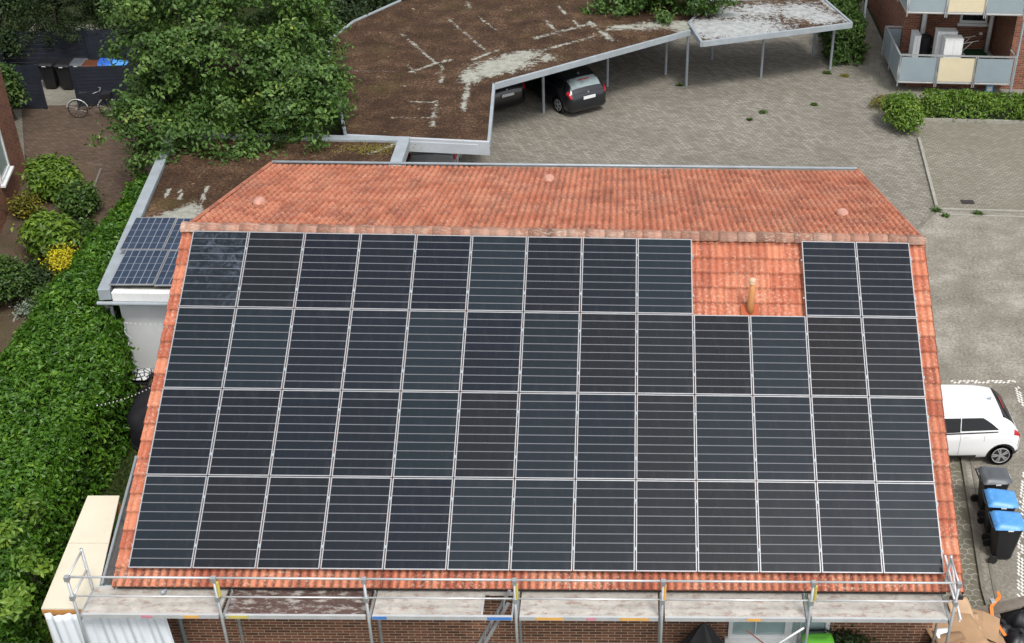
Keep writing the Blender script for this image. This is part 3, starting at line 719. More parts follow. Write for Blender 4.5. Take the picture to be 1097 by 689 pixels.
segs = [seg(430, 36, 467, 68, z, .10), seg(440, 77, 467, 68, z, .10), seg(467, 68, 482, 64, z, .16), seg(474, 68, 473, 88, z, .12, .9), seg(436, 68, 445, 78, z, .08), seg(440, 77, 473, 79, z, .07, .8), seg(345, 75, 430, 77, z, .05, .6), seg(394, 92, 460, 92, z, .05, .45),
        seg(438, 109, 468, 110, z, .09), seg(468, 108, 463, 135, z, .13, .9), seg(420, 126, 462, 126, z, .08, .8), seg(470, 115, 477, 118, z, .07, .7),
        seg(480, 20, 522, 56, z, .10, .9), seg(506, 64, 533, 54, z, .12, 1), seg(502, 85, 496, 118, z, .17, 1), seg(500, 1, 504, 10, z, .14, .8), seg(512, 18, 532, 32, z, .10, .8),
        seg(573, 41, 634, 25, z, .16), seg(577, 55, 636, 39, z, .12), seg(585, 22, 600, 38, z, .14, .9), seg(614, 22, 622, 30, z, .10), seg(597, 6, 606, 15, z, .10), seg(632, 24, 655, 43, z, .24, .9), seg(650, 32, 680, 30, z, .22, .9), seg(560, 72, 590, 62, z, .12, .8)]
blobs = [blob(538, 70, z, 1.35, .85, .55, 1.15), blob(557, 60, z, 1.0, .5, .5, 1.1), blob(504, 82, z, .45, .8, 0, 1.1), blob(520, 78, z, .8, .5, .4, 1.0), blob(668, 29, z, .7, .3, .2, 1.1), blob(700, 27, z, 1.4, .6, .4, .75), blob(730, 28, z, .7, .8, .4, 1.05), blob(586, 62, z, .5, .5, 0, .7)]
posts = [tuple(px(u, v)[:2]) for u, v in ((582.5, 121), (650.5, 93), (713, 80))] + [(3.15, 15.9), (1.6, 20.5), (4.2, 24.5), (8.4, 27.5), (-.9, 22.8)]
carport('carport', 'angled carport with brown mossy flat roof and bare pale patches', brown, (5, 4, 3), posts, {0: .46}, segs, blobs,
        [((4.9, 18.6), (2.2, 22.2)), ((8.2, 21.2), (5.4, 25.0)), ((10.6, 23.2), (8.0, 27.0))])
whitep = [(11.88, 22.3), (17.88, 24.75), (17.12, 27.7), (12.4, 27.0), (11.5, 24.3)]
z2 = CZ - .03
segs = [seg(735, 50, 905, 28, z2, .3, 1.3), seg(880, 0, 908, 24, z2, .2, 1.2)]
blobs = [blob(790, 32, z2, 2.6, 1.6, .35, 1.0), blob(858, 13, z2, 1.6, 1.4, .3, .85), blob(880, 20, z2, 1.0, .9, .3, 1.0), blob(760, 30, z2, 1.6, 1.2, .3, 1.1), blob(815, 12, z2, 1.6, 1.2, .3, .8), blob(780, 15, z2, 1.3, 1.2, 0, .75)]
M['pale_roof'] = roof_mat('worn_pale_flat_roof', (.45, .47, .465), (.16, .12, .06))
posts = [tuple(px(u, v)[:2]) for u, v in ((735, 92), (815, 83), (889, 75))] + [(12.6, 26.6), (16.9, 27.2)]
carport('pale_carport', 'carport with worn white flat roof beside the ivy hedge', whitep, (), posts, {}, segs, blobs,
        [((13.9, 23.4), (13.0, 26.8)), ((17.55, 24.9), (16.9, 27.3))], 'pale_roof', .10, CZ + .03)

# ================================================================== APARTMENT BUILDING at the back right
ap = thing('apartment_building', 'red brick apartment building with grey and cream balconies', 'building', (24, 28, 0))
m = MB()
m.box(20.35, 27.0, 0, 34, 42, 9.5); m.build('back_wall', 'brick_red', ap)
m = MB(); m.box(24.25, 24.12, 0, 34, 26.998, 9.5); m.build('front_wall', 'brick_red', ap)
m = MB(); m.box(20.25, 24.12, 0, 24.247, 26.997, .45); m.build('plinth', 'brick_red', ap)
m = MB(); m.box(20.36, 26.3, .62, 21.0, 26.996, 3.36); m.build('pier', 'brick_red', ap)
conc = plain('pale_concrete', (.50, .49, .46), .85, 0, .08, 3); cream = plain('cream_panel', (.66, .58, .40), .6, 0, .05, 2); greyp = plain('grey_balcony_panel', (.27, .33, .36), .45, 0, .06, 2)
for zf, top in ((.60, True), (3.42, False)):
    xl, xr, yf, yb = 19.72, 24.22, 23.38, 26.55
    b = MB(); b.box(xl, yf, zf - .14, xr, 26.99, zf); bl = b.build('balcony', conc, ap)
    m = MB(); m.box(xl - .02, yf - .025, zf - .10, xr, yf - .003, zf - .02); m.build('edge_trim', 'white', bl)
    n = 3; L = xr - xl; 
    for i in range(n):
        xa, xb = xl + .05 + i * L / n, xl + (i + 1) * L / n - .05
        m = MB(); m.box(xa, yf - .055, zf - .02, xb, yf - .035, zf + .95); m.build('railing_panel', cream if i == 1 else greyp, bl)
    for i in range(2):
        ya, yb_ = yf + .03 + i * 1.56, yf + (i + 1) * 1.56 - .03
        m = MB(); m.box(xl - .045, ya, zf - .02, xl - .025, yb_, zf + .95); m.build('railing_panel', greyp, bl)
    m = MB(); m.box(xl + .04, 26.50, zf + .0, xl + .62, 26.52, zf + .95); m.build('railing_panel', greyp, bl)
    m = MB(); m.beam((xl - .04, yf - .045, zf + 1.04), (xr + .04, yf - .045, zf + 1.04), .07, .05); m.beam((xl - .035, yf - .02, zf + 1.04), (xl - .035, 26.54, zf + 1.04), .07, .05)
    m.beam((xl - .035, 26.51, zf + 1.04), (xl + .66, 26.51, zf + 1.04), .06, .05); m.beam((xr + .005, yf - .02, zf + 1.04), (xr + .005, 24.1, zf + 1.04), .06, .05)
    m.build('handrail', 'steel', bl)
    xsn = [xl, xl + L / 3 - .035, xl + L / 3 + .035, xl + 2 * L / 3 - .035, xl + 2 * L / 3 + .035, xr]
    for xx in xsn:
        m = MB(); m.box(xx - .02, yf - .09, zf - .24, xx + .02, yf - .058, zf + 1.02); m.build('baluster', 'steel', bl)
    for yy in (yf + 1.56, 26.51):
        m = MB(); m.box(xl - .08, yy - .02, zf - .2, xl - .047, yy + .02, zf + 1.02); m.build('baluster', 'steel', bl)
m = MB(); m.tube([(24.30, 23.40, 0), (24.30, 23.40, 9)], .045, 10); m.build('downpipe', 'zinc', ap)
m = MB(); m.tube([px(985, 57, .6), px(985, 57, .6) + (0, 0, 2.7)], .10, 14); m.build('column', 'white', ap, smooth=True)
m = MB(); m.tube([(24.02, 26.6, .6), (24.02, 26.6, 3.3)], .09, 14); m.build('column', 'white', ap, smooth=True)
# window in the loggia
m = MB()
for a_ in ((22.80, 1.72, 23.95, 1.82), (22.80, 3.0, 23.95, 3.1), (22.80, 1.82, 22.90, 3.0), (23.85, 1.82, 23.95, 3.0)): m.box(a_[0], 26.94, a_[1], a_[2], 26.998, a_[3])
wn = m.build('window', 'white', ap)
m = MB(); m.box(22.9, 26.965, 1.82, 23.85, 26.99, 3.0); m.build('pane', 'glass_dark', wn)
m = MB(); m.box(22.72, 26.87, 1.60, 24.03, 26.995, 1.715); m.build('sill', 'white', wn)
m = MB(); m.lathe([(0, 0), (.07, 0), (.09, .05), (.05, .1), (0, .11)], (23.75, 26.88, 1.25), 12); m.build('wall_lamp', 'white', ap, smooth=True)
# things on the lower balcony
tag(MB().box(21.25, 24.2, .606, 24.0, 26.9, .622).build('balcony_carpet', plain('green_carpet', (.016, .075, .026), .95, 0, .25, 8)), 'dark green artificial grass carpet on the lower balcony', 'carpet')
def cabinet(name, label, x, y, wd, dp, ht, z=.625, lid=.03):
    t = thing(name, label, 'cabinet', (x, y, z))
    MB().box(x, y, z, x + wd, y + dp, z + ht).build('body', 'white', t, bevel=.012)
    MB().box(x - .012, y - .012, z + ht + .003, x + wd + .012, y + dp + .012, z + ht + lid).build('top', 'white', t, bevel=.006)
    MB().box(x + wd * .5 - .004, y - .006, z + .04, x + wd * .5 + .004, y - .001, z + ht - .04).build('door_gap', 'zinc', t)
    return t
cabinet('balcony_cabinet', 'white cabinet nearest the cream railing panel of the lower balcony', 21.55, 24.0, .72, .5, 1.42)
cabinet('balcony_cabinet', 'white cabinet behind another white cabinet on the lower balcony', 21.36, 24.62, .80, .45, 1.5)
cabinet('balcony_cabinet', 'narrow white locker left of the round balcony column', 20.50, 24.75, .26, .7, 1.25)
t = thing('drying_rack', 'thin white clothes drying rack on the lower balcony', 'drying rack', (22.6, 25.6, .63))
m = MB()
for yy in (25.2, 25.75): m.tube([(22.05, yy, 1.35), (23.25, yy + .12, 1.55)], .012, 6)
m.tube([(22.05, 25.2, 1.35), (22.05, 25.75, 1.35)], .012, 6); m.build('rack_top', 'white', t)
for yy in (25.25, 25.7):
    m = MB(); m.tube([(22.2, yy, .63), (23.0, yy + .05, 1.5)], .012, 6); m.build('leg', 'white', t); m = MB(); m.tube([(23.1, yy, .63), (22.2, yy + .05, 1.38)], .012, 6); m.build('leg', 'white', t)
t = thing('flower_pot', 'dark grey flower pot on the green balcony carpet', 'pot', (22.75, 25.15, .625))
m = MB(); m.lathe([(0, 0), (.12, 0), (.17, .28), (.18, .30), (.15, .30), (.13, .26), (0, .25)], (22.75, 25.15, .625), 16); m.build('pot', plain('slate_pot', (.06, .08, .085), .6), t, smooth=True)
m = MB(); m.lathe([(0, .255), (.125, .255), (0, .27)], (22.75, 25.15, .625), 16); m.build('potting_soil', 'soil', t)
t = thing('balcony_barbecue', 'black covered kettle shape behind the white balcony cabinets', 'barbecue', (21.15, 25.6, .625))
m = MB(); m.lathe([(0, .0), (.22, .0), (.25, .5), (.30, .75), (.28, .92), (.16, 1.03), (0, 1.06)], (21.15, 25.6, .625), 18); m.build('cover', 'black_fabric', t, smooth=True)
# blue and white box on the pavement below the balcony
t = thing('detergent_box', 'blue and white carton on the pavement below the balcony', 'carton', (23.55, 23.75, 0))
MB().box(23.4, 23.68, .02, 23.68, 23.82, .42).build('carton', plain('light_blue_carton', (.16, .42, .70), .5, 0, .1), t, bevel=.008)
MB().box(23.44, 23.672, .10, 23.63, 23.678, .26).build('printed_patch', 'white', t)
MB().box(23.43, 23.70, .423, 23.65, 23.80, .45).build('lid', 'white', t, bevel=.006)

# lamp post by the footpath
t = thing('lamp_post', 'slender grey lamp post at the footpath beside the apartment building', 'lamp post', (19.36, 29.6, 0))
MB().tube([(19.36, 29.6, 0), (19.36, 29.6, 1.0), (19.36, 29.6, 1.02), (19.36, 29.6, 5.2)], [.075, .075, .05, .042], 12).build('pole', 'zinc', t, smooth=True)
MB().lathe([(0, 5.2), (.08, 5.2), (.20, 5.45), (.22, 5.6), (.10, 5.7), (0, 5.72)], (19.36, 29.6, 0), 16).build('lamp_head', 'white', t, smooth=True)

# ================================================================== NEIGHBOUR HOUSE at the far left
nh = thing('neighbour_house', 'red brick house corner at the left edge of the garden', 'house', (-13, 11, 0))
c0 = np.array([-10.9, 15.3]); d1 = unit(np.array([.82, -3.85])); d2 = np.array([d1[1], -d1[0]])
q = [c0, c0 + d1 * 14, c0 + d1 * 14 + d2 * 9, c0 + d2 * 9]
m = MB(); m.prism([tuple(x) for x in q], 0, 5.6); m.build('wall', 'brick_red', nh)
cen = np.mean(q, 0); m = MB(); ov = [cen + (x - cen) * 1.06 for x in q]; m.prism([tuple(x) for x in ov], 5.603, 5.75); m.build('eaves', 'white', nh)
r0, r1 = (ov[0] + ov[3]) / 2, (ov[1] + ov[2]) / 2
m = MB(); m.add([(*ov[0], 5.755), (*ov[1], 5.755), (*ov[2], 5.755), (*ov[3], 5.755), (*r0, 9.2), (*r1, 9.2)], [(0, 1, 5, 4), (2, 3, 4, 5), (3, 0, 4), (1, 2, 5), (0, 3, 2, 1)]); m.build('roof', 'tile_old', nh)
nrm = -d2
def wbox(m, s0, s1, z0, z1, o0, o1):
    a = c0 + d1 * s0 + nrm * o0; m.obox((*a, z0), (*(d1 * (s1 - s0)), 0), (*(nrm * (o1 - o0)), 0), (0, 0, z1 - z0))
for s0 in (1.9, 5.4):
    m = MB(); wbox(m, s0, s0 + 1.3, 1.0, 1.1, -.02, .05); wbox(m, s0, s0 + 1.3, 2.2, 2.3, -.02, .05); wbox(m, s0, s0 + .1, 1.1, 2.2, -.02, .05); wbox(m, s0 + 1.2, s0 + 1.3, 1.1, 2.2, -.02, .05)
    wn = m.build('window', 'white', nh); m = MB(); wbox(m, s0 + .1, s0 + 1.2, 1.1, 2.2, -.01, .02); m.build('pane', 'glass_pale', wn)
    m = MB(); wbox(m, s0 - .06, s0 + 1.36, .93, .995, -.02, .14); m.build('sill', 'white', wn)

# ================================================================== DARK BIN ENCLOSURE
M['slat_dark'] = plain('anthracite_slats', (.018, .022, .034), .55, 0, .25, 3)
def fence(name, label, a, b, ht, n=11):
    a, b = np.array(a, float), np.array(b, float); t = thing(name, label, 'fence', (*(a + b) / 2, 0), 'anthracite fence panels round the bin store')
    m = MB(); h = ht / n
    for i in range(n): m.beam((*a, .06 + i * h + h * .46), (*b, .06 + i * h + h * .46), .025, h * .92)
    m.build('slats', 'slat_dark', t)
    for p in (a, b):
        m = MB(); m.box(p[0] - .04, p[1] - .04, 0, p[0] + .04, p[1] + .04, ht + .1); m.build('post', 'slat_dark', t)
    return t
fence('slatted_fence', 'anthracite fence panel left of the bin store opening', (-13.45, 20.1), (-12.13, 20.2), 1.62)
fence('slatted_fence', 'anthracite fence panel right of the bin store opening, behind the bicycle', (-11.02, 20.45), (-8.6, 20.85), 1.5)
fence('slatted_fence', 'anthracite side panel of the bin store, at the left behind the bins', (-14.4, 22.7), (-13.5, 20.2), 1.6)
fence('slatted_fence', 'long anthracite fence panel behind the bins under the conifer', (-14.4, 22.75), (-11.5, 23.1), 1.9)
fence('slatted_fence', 'short anthracite fence panel behind the blue lidded bins', (-11.4, 23.12), (-8.6, 23.45), 1.9)

# ================================================================== BINS
def make_bin(label, lidc, loc, rot, body='bin_body', group=None, sc_=1.0, tilt=None):
    t = thing('wheelie_bin', label, 'bin', (0, 0, 0), group, local=True)
    m = MB(); lv = [(-.21, .20, .06), (-.25, .24, .5), (-.29, .265, .92), (-.315, .285, .925), (-.315, .285, 1.0)]
    vs = []
    for x0, hy, z in lv:
        x1 = .20 + (z - .06) * .10; xb = x0; c = .05
        vs += [(xb + c, -hy, z), (x1 - c, -hy, z), (x1, -hy + c, z), (x1, hy - c, z), (x1 - c, hy, z), (xb + c, hy, z), (xb, hy - c, z), (xb, -hy + c, z)]
    fs = [tuple(range(8))[::-1], tuple(range(32, 40))]
    for i in range(4): fs += [(i * 8 + k, i * 8 + (k + 1) % 8, (i + 1) * 8 + (k + 1) % 8, (i + 1) * 8 + k) for k in range(8)]
    m.add(vs, fs); m.build('body', M[body], t, bevel=.006)
    # lid: shallow dome with a raised rim and a hinge step
    nx, ny = 13, 11; P = np.zeros((ny, nx, 3)); 
    for j in range(ny):
        for i in range(nx):
            u, v = i / (nx - 1), j / (ny - 1); x = -.34 + .68 * u; y = (-.305 + .61 * v) * (1 - .10 * max(0, u - .75) / .25)
            e = min(u, 1 - u, v, 1 - v); z = 1.015 + .075 * min(1, e / .16) ** .6 - .05 * max(0, u - .25)
            if .15 < u < .28 and .2 < v < .8: z -= .03
            if e < .001: z = .985
            P[j, i] = (x, y, z)
    lid = grid_mesh('lid', P, P[..., :2], lidc, t, smooth=False)
    m = MB(); m.tube([(-.36, -.22, 1.0), (-.40, -.22, 1.02), (-.40, .22, 1.02), (-.36, .22, 1.0)], .018, 8); m.build('handle', M[body], t)
    for sy in (-1, 1):
        m = MB(); m.tube([(-.24, sy * .25, .10), (-.24, sy * .30, .10)], .10, 16); m.build('wheel', 'rubber', t)
    m = MB(); m.box(.345, -.07, .955, .351, .07, .985); m.box(-.06, -.312, .955, .06, -.306, .985); m.build('sticker', 'white', t)
    t.location = tuple(float(q) for q in loc); t.rotation_euler = (0, 0, rot); t.scale = (1, 1, 1)
    return t
M['bin_body'] = plain('bin_charcoal_plastic', (.010, .011, .014), .5, 0, .15)
M['lid_blue'] = plain('blue_lid_plastic', (.075, .29, .66), .4, 0, .08, 3, ((.30, .45, .62), .3))
M['lid_blue_deep'] = plain('deep_blue_lid_plastic', (.03, .12, .48), .4, 0, .1)
M['lid_grey'] = plain('grey_lid_plastic', (.085, .095, .105), .4, 0, .12, 4)
M['lid_brown'] = plain('brown_lid_plastic', (.10, .032, .014), .5, 0, .12)
M['lid_green'] = plain('green_lid_plastic', (.14, .50, .05), .45, 0, .08, 4)
M['bin_black'] = plain('bin_black_plastic', (.012, .012, .014), .4, 0, .2)
M['lid_pale'] = plain('pale_blue_lid_plastic', (.36, .52, .66), .45, 0, .08)
B = 'wheelie bins on the drive beside the right gable'
make_bin('charcoal wheelie bin with a grey lid, beside the wheel of the white car', M['lid_grey'], (17.46, -1.28, .012), .04, group=B)
make_bin('wheelie bin with a blue lid, middle of the three beside the right gable', M['lid_blue'], (17.41, -2.07, .012), -.06, group=B)
make_bin('wheelie bin with a blue lid, farthest from the white car', M['lid_blue'], (17.37, -2.80, .012), -.02, group=B)
B = 'wheelie bins in the slatted bin store'
for (u, v), lid, bd, lb in (((50, 66), 'bin_black', 'bin_black', 'black wheelie bin beside the opening of the bin store, leftmost of its row'), ((68, 67), 'bin_black', 'bin_black', 'black wheelie bin in the opening of the bin store, second from the left fence panel'),
                        ((84, 66), 'lid_grey', 'bin_black', 'grey lidded bin peeking over the fence panel of the bin store'), ((97, 68), 'lid_brown', 'bin_black', 'brown lidded bin behind the anthracite fence panel'),
                        ((112, 66), 'lid_blue_deep', 'bin_body', 'deep blue lidded bin behind the anthracite fence panel'), ((126, 68), 'lid_blue', 'bin_body', 'paler blue lidded bin beside the deep blue one, under the big tree')):
    g = px(u, v, 1.05); make_bin(lb, M[lid], (g[0], g[1], .014), -math.pi / 2, bd, B)
make_bin('bin with a bright green lid under the scaffold beside the front window', M['lid_green'], (12.80, -6.42, .004), -math.pi / 2 + .05, 'bin_body')
make_bin('low bin with a pale blue lid in front of the green lidded bin', M['lid_pale'], (12.60, -7.10, .004), -math.pi / 2, 'bin_body')

# ================================================================== CARS
def pch(x, xs_, ys_):
    xs_, ys_ = np.array(xs_), np.array(ys_); i = np.clip(np.searchsorted(xs_, x) - 1, 0, len(xs_) - 2); h = xs_[i + 1] - xs_[i]; t = (x - xs_[i]) / h
    d = np.diff(ys_) / np.diff(xs_); mm = np.concatenate([[d[0]], np.where(d[:-1] * d[1:] <= 0, 0, 2 * d[:-1] * d[1:] / (d[:-1] + d[1:] + 1e-12)), [d[-1]]])
    return (2 * t**3 - 3 * t**2 + 1) * ys_[i] + (t**3 - 2 * t**2 + t) * h * mm[i] + (-2 * t**3 + 3 * t**2) * ys_[i + 1] + (t**3 - t**2) * h * mm[i + 1]
def make_car(label, paint, L, W, H, estate, loc, rot, plate=True, group=None, lamp='tail_red'):
    t = thing('parked_car', label, 'car', (0, 0, 0), group, local=True); hw = W / 2
    # control curves along the length, x = 0 at the tail
    fx = np.array([0, .012, .035, .08, .15, .28, .45, .60, .72, .76, .86, .95, .985, 1.0])
    if estate: roof = np.array([.66, .86, 1.00, 1.20, 1.36, 1.44, 1.45, 1.40, 1.06, .97, .90, .80, .68, .55]) * H / 1.45
    else:      roof = np.array([.62, .86, 1.02, 1.25, 1.41, 1.475, 1.48, 1.41, 1.06, .99, .92, .80, .68, .55]) * H / 1.48
    belt = np.minimum(np.array([.60, .80, .93, .99, .98, .96, .93, .91, .92, .91, .86, .76, .64, .52]), roof - .01)
    wid = np.array([.74, .86, .93, .965, .985, 1, 1, 1, .99, .985, .96, .88, .78, .66]) * hw
    bot = np.array([.36, .26, .22, .2, .19, .18, .18, .18, .18, .18, .2, .22, .26, .34])
    rfw = np.array([.66, .70, .71, .71, .72, .74, .75, .74, .76, .80, .80, .76, .68, .58]) * hw
    def surf(f, v):
        wd, zb, zr, z0, wr = [pch(f, fx, c) for c in (wid, belt, roof, bot, rfw)]
        ys = np.array([0 * wd, .80 * wd, .955 * wd, wd, .995 * wd, .955 * wd, wr + (.955 * wd - wr) * .46, wr + .01, wr * .90, wr * .5, 0 * wd])
        zs = np.array([z0, z0, z0 + (zb - z0) * .14, z0 + (zb - z0) * .42, z0 + (zb - z0) * .78, zb, zb + (zr - zb) * .52, zr - (zr - zb) * .14 - .005, zr - .012, zr + .008, zr + .018])
        k = np.arange(11.0)
        y = np.array([pch(v_, k, ys[:, j]) if ys.ndim > 1 else pch(v_, k, ys) for j, v_ in enumerate(np.atleast_1d(v))]) if ys.ndim > 1 else pch(v, k, ys)
        z = np.array([pch(v_, k, zs[:, j]) for j, v_ in enumerate(np.atleast_1d(v))]) if zs.ndim > 1 else pch(v, k, zs)
        return np.stack([f * L + 0 * y, y, z], -1)
    Fs = np.unique(np.concatenate([np.linspace(0, .16, 17), np.linspace(.16, .84, 30), np.linspace(.84, 1, 13)])); Vs = np.linspace(0, 10, 31)
    ring = []
    for f in Fs:
        p = np.array([surf(f, v) for v in Vs]); q = p[::-1][1:-1] * [1, -1, 1]; ring.append(np.concatenate([p, q]))
    ring = np.array(ring); n = ring.shape[1]; m = MB(); fs = []
    for i in range(len(Fs) - 1):
        for k in range(n): fs.append((i * n + k, (i + 1) * n + k, (i + 1) * n + (k + 1) % n, i * n + (k + 1) % n))
    fs.append(tuple(range(n))); fs.append(tuple((len(Fs) - 1) * n + k for k in range(n))[::-1])
    m.add(ring.reshape(-1, 3), fs); body = m.build('body', paint, t, smooth=True)
    # wheel arches cut out of the body
    wr = .31 if not estate else .325; wxs = ((.118 if not estate else .185) * L, .80 * L)
    cut = MB()
    for wx in wxs:
        for sy in (-1, 1): cut.tube([(wx, sy * hw * .62, wr), (wx, sy * hw * 1.3, wr)], wr * 1.17, 28)
    cb = cut.build('arch_cutter', 'rubber', None)
    md = body.modifiers.new('arch', 'BOOLEAN'); md.object = cb; md.solver = 'EXACT'; md.operation = 'DIFFERENCE'
    dg = bpy.context.evaluated_depsgraph_get(); me = bpy.data.meshes.new_from_object(body.evaluated_get(dg)); body.modifiers.clear(); body.data = me
    me.materials.clear(); me.materials.append(paint)
    bpy.data.objects.remove(cb)
    md = body.modifiers.new('edge', 'EDGE_SPLIT'); md.split_angle = R_(38)
    def patch(name, f0, f1, v0, v1, mat, off=.006, sym=True, nf=10, nv=8, parent=None, both=True):
        """f0,f1: functions or numbers of the length range at a section value"""
        F0 = f0 if callable(f0) else (lambda a: f0); F1 = f1 if callable(f1) else (lambda a: f1); rows = []
        for b in np.linspace(v0, v1, nv):
            a = (b - v0) / (v1 - v0); row = []
            for c in np.linspace(0, 1, nf):
                f = F0(a) + (F1(a) - F0(a)) * c; e = 1e-3
                p = surf(f, b); du = surf(min(f + e, 1), b) - surf(max(f - e, 0), b); dv = surf(f, min(b + e, 10)) - surf(f, max(b - e, 0))
                nn = np.cross(du, dv); nn = nn / (np.linalg.norm(nn) + 1e-12)
                if nn[1] < -1e-6 and p[1] > .02 or (p[1] <= .02 and nn[2] < 0): nn = -nn
                row.append(p + nn * off)
            rows.append(row)
        P = np.array(rows); out = []
        if sym == 'span':
            P = np.concatenate([P, P[::-1][1:] * [1, -1, 1]]); out.append(grid_mesh(name, P, P[..., :2], mat, parent or t, smooth=True))
        else:
            for s in ((1, -1)): out.append(grid_mesh(name, P * [1, s, 1], P[..., :2], mat, parent or t, smooth=True))
        return out
    G = M['car_glass']
    patch('rear_window', lambda a: .050 - .0 * a, lambda a: .132, 7.45, 10, M['rear_glass_sky'] if estate and paint.name.startswith('blue') else G, .008, 'span', 12, 10)
    patch('windscreen', lambda a: .612, lambda a: .705, 7.5, 10, G, .008, 'span', 10, 10)
    if estate:
        patch('quarter_window', lambda a: .085 + .045 * a, lambda a: .205, 5.25, 6.75, G, .007)
        patch('rear_side_window', .215, .385, 5.25, 6.8, G, .007); patch('front_side_window', .40, lambda a: .655 - .06 * a, 5.25, 6.8, G, .007)
    else:
        patch('rear_side_window', lambda a: .155 + .10 * a, .385, 5.35, 6.8, G, .007); patch('front_side_window', .39, lambda a: .66 - .065 * a, 5.25, 6.8, G, .007)
    patch('tail_light', .012, .062, 4.55, 5.6, M[lamp], .008, True, 8, 6)
    patch('headlight', .915, .972, 4.0, 5.6, M['lamp_clear'], .008, True, 8, 6)
    for f in (.385, .62): patch('door_seam', f, f + .0015, 2.4, 5.1, M['dark_gap'], .003, True, 2, 10)
    patch('door_handle', .33, .365, 4.62, 4.75, paint, .022, True, 4, 3); patch('door_handle', .56, .595, 4.62, 4.75, paint, .022, True, 4, 3)
    patch('side_skirt', .27, .70, 1.6, 2.3, M['black_plastic'], .006, True, 12, 4)
    patch('rear_bumper_trim', .001, .05, 1.8, 2.6, M['black_plastic'], .006, True, 8, 4)
    m = MB(); m.box(-.022, -.26, .70 if estate else .50, .012, .26, .81 if estate else .61); m.build('licence_plate', 'white', t, bevel=.004)
    m = MB(); m.box(.028 * L * .5, -.035, .90, .028 * L * .5 + .02, .035, .965); m.build('badge', 'alu', t, bevel=.01)
    for sy in (-1, 1):
        m = MB(); m.obox((.60 * L, sy * hw * .97, .95), (.10, 0, 0), (-.04, sy * .17, 0), (0, 0, .13)); m.build('mirror', paint, t, bevel=.03)
    m = MB(); zt = surf(.19, 10)[2]; m.add([(.17 * L, -.025, zt - .01), (.17 * L, .025, zt - .01), (.20 * L, .03, zt - .01), (.20 * L, -.03, zt - .01), (.165 * L, 0, zt + .075)], [(0, 1, 2, 3), (0, 1, 4), (1, 2, 4), (2, 3, 4), (3, 0, 4)]); m.build('aerial', 'zinc', t)
    patch('high_brake_light', .100, .108, 9.2, 10, M['tail_red'], .02, 'span', 3, 4); patch('tailgate_seam', .020, .0225, 3.2, 10, M['dark_gap'], .004, 'span', 2, 24)
    patch('fuel_flap_seam', .24, .2415, 3.9, 4.7, M['dark_gap'], .004, True, 2, 4); patch('belt_moulding', .16, .66, 5.06, 5.2, M['black_plastic'], .006, True, 20, 3)
    if estate:
        for sy in (-1, 1):
            pp = [surf(f, 8.0) * [1, sy, 1] + (0, 0, .04) for f in np.linspace(.10, .58, 9)]; m = MB(); m.tube(pp, .014, 6); m.build('roof_rail', 'black_plastic', t)
    for wx in wxs:
        for sy in (-1, 1):
            m = MB(); c = (wx, sy * (hw - .125), wr)
            pr_ = [(.20, -.10), (.27, -.105), (.30 * wr / .31, -.08), (wr, -.04), (wr, .04), (.30 * wr / .31, .085), (.265, .10), (.20, .085)]
            m.tube([(wx, c[1] + sy * o, wr) for r, o in pr_], [r for r, o in pr_], 28); wh = m.build('wheel', 'rubber', t, smooth=True)
            m = MB(); m.tube([(wx, c[1] + sy * .080, wr), (wx, c[1] + sy * .089, wr)], .215, 24); dk = m.build('rim_well', 'dark_gap', wh)
            m = MB()
            for a in range(10):
                an = 2 * math.pi * (a // 2) / 5 + (.16 if a % 2 else -.16)
                m.beam((wx + .03 * math.cos(an), c[1] + sy * .098, wr + .03 * math.sin(an)), (wx + .205 * math.cos(an), c[1] + sy * .094, wr + .205 * math.sin(an)), .03, .02, (0, 1, 0))
            m.tube([(wx + .212 * math.cos(q), c[1] + sy * .095, wr + .212 * math.sin(q)) for q in np.linspace(0, 2 * math.pi, 25)], .014, 6)
            m.tube([(wx, c[1] + sy * .085, wr), (wx, c[1] + sy * .106, wr)], .045, 12); m.build('rim', 'alu', wh)
    t.location = tuple(float(q) for q in loc); t.rotation_euler = (0, 0, rot); return t
M['car_glass'] = plain('car_window_glass', (.006, .007, .009), .05, 0, .1, 2, None, .35)
M['rear_glass_sky'] = plain('sky_painted_rear_glass', (.22, .27, .28), .12, 0, .35, 2.5, None, .6)  # pale colour paints the sky's reflection into the estate's rear window
M['tail_red'] = plain('red_lamp_cover', (.40, .012, .02), .2, 0, .1, 6)
M['lamp_clear'] = plain('clear_lamp_cover', (.55, .57, .60), .15, .3, .1, 8)
p_white = plain('white_car_paint', (.80, .81, .82), .3, 0, .02, 1, None, None, .6)
p_grey = plain('blue_grey_car_paint', (.007, .009, .013), .3, .2, .08, 1, None, None, .8)
p_black = plain('black_car_paint', (.008, .008, .010), .3, 0, .08, 1, None, None, .8)
p_silver = plain('silver_car_paint', (.40, .42, .45), .35, .3, .05, 1, None, None, .6)
make_car('white hatchback with dark side windows parked beside the right gable', p_white, 4.0, 1.72, 1.41, False, (18.55, 1.14, .012), math.pi + .03)
hd = math.atan2(.82, -.57)
a_, b_ = px(611, 120, .35), px(651.5, 109.7, .35); mid = (a_ + b_) / 2
make_car('dark blue grey estate car parked under the carport with its tail outside', p_grey, 4.4, 1.80, 1.45, True, (mid[0], mid[1], .008), hd)
mb_ = px(541, 103, .75); make_car('black car mostly hidden under the carport roof, left of the blue grey estate', p_black, 4.5, 1.82, 1.45, True, (mb_[0] + .1, mb_[1] + .1, .008), hd + .03)
make_car('silver car behind the tiled ridge, half hidden under the carport end', p_silver, 4.2, 1.76, 1.5, False, (2.62, 14.95, .008), math.pi / 2 + .03)

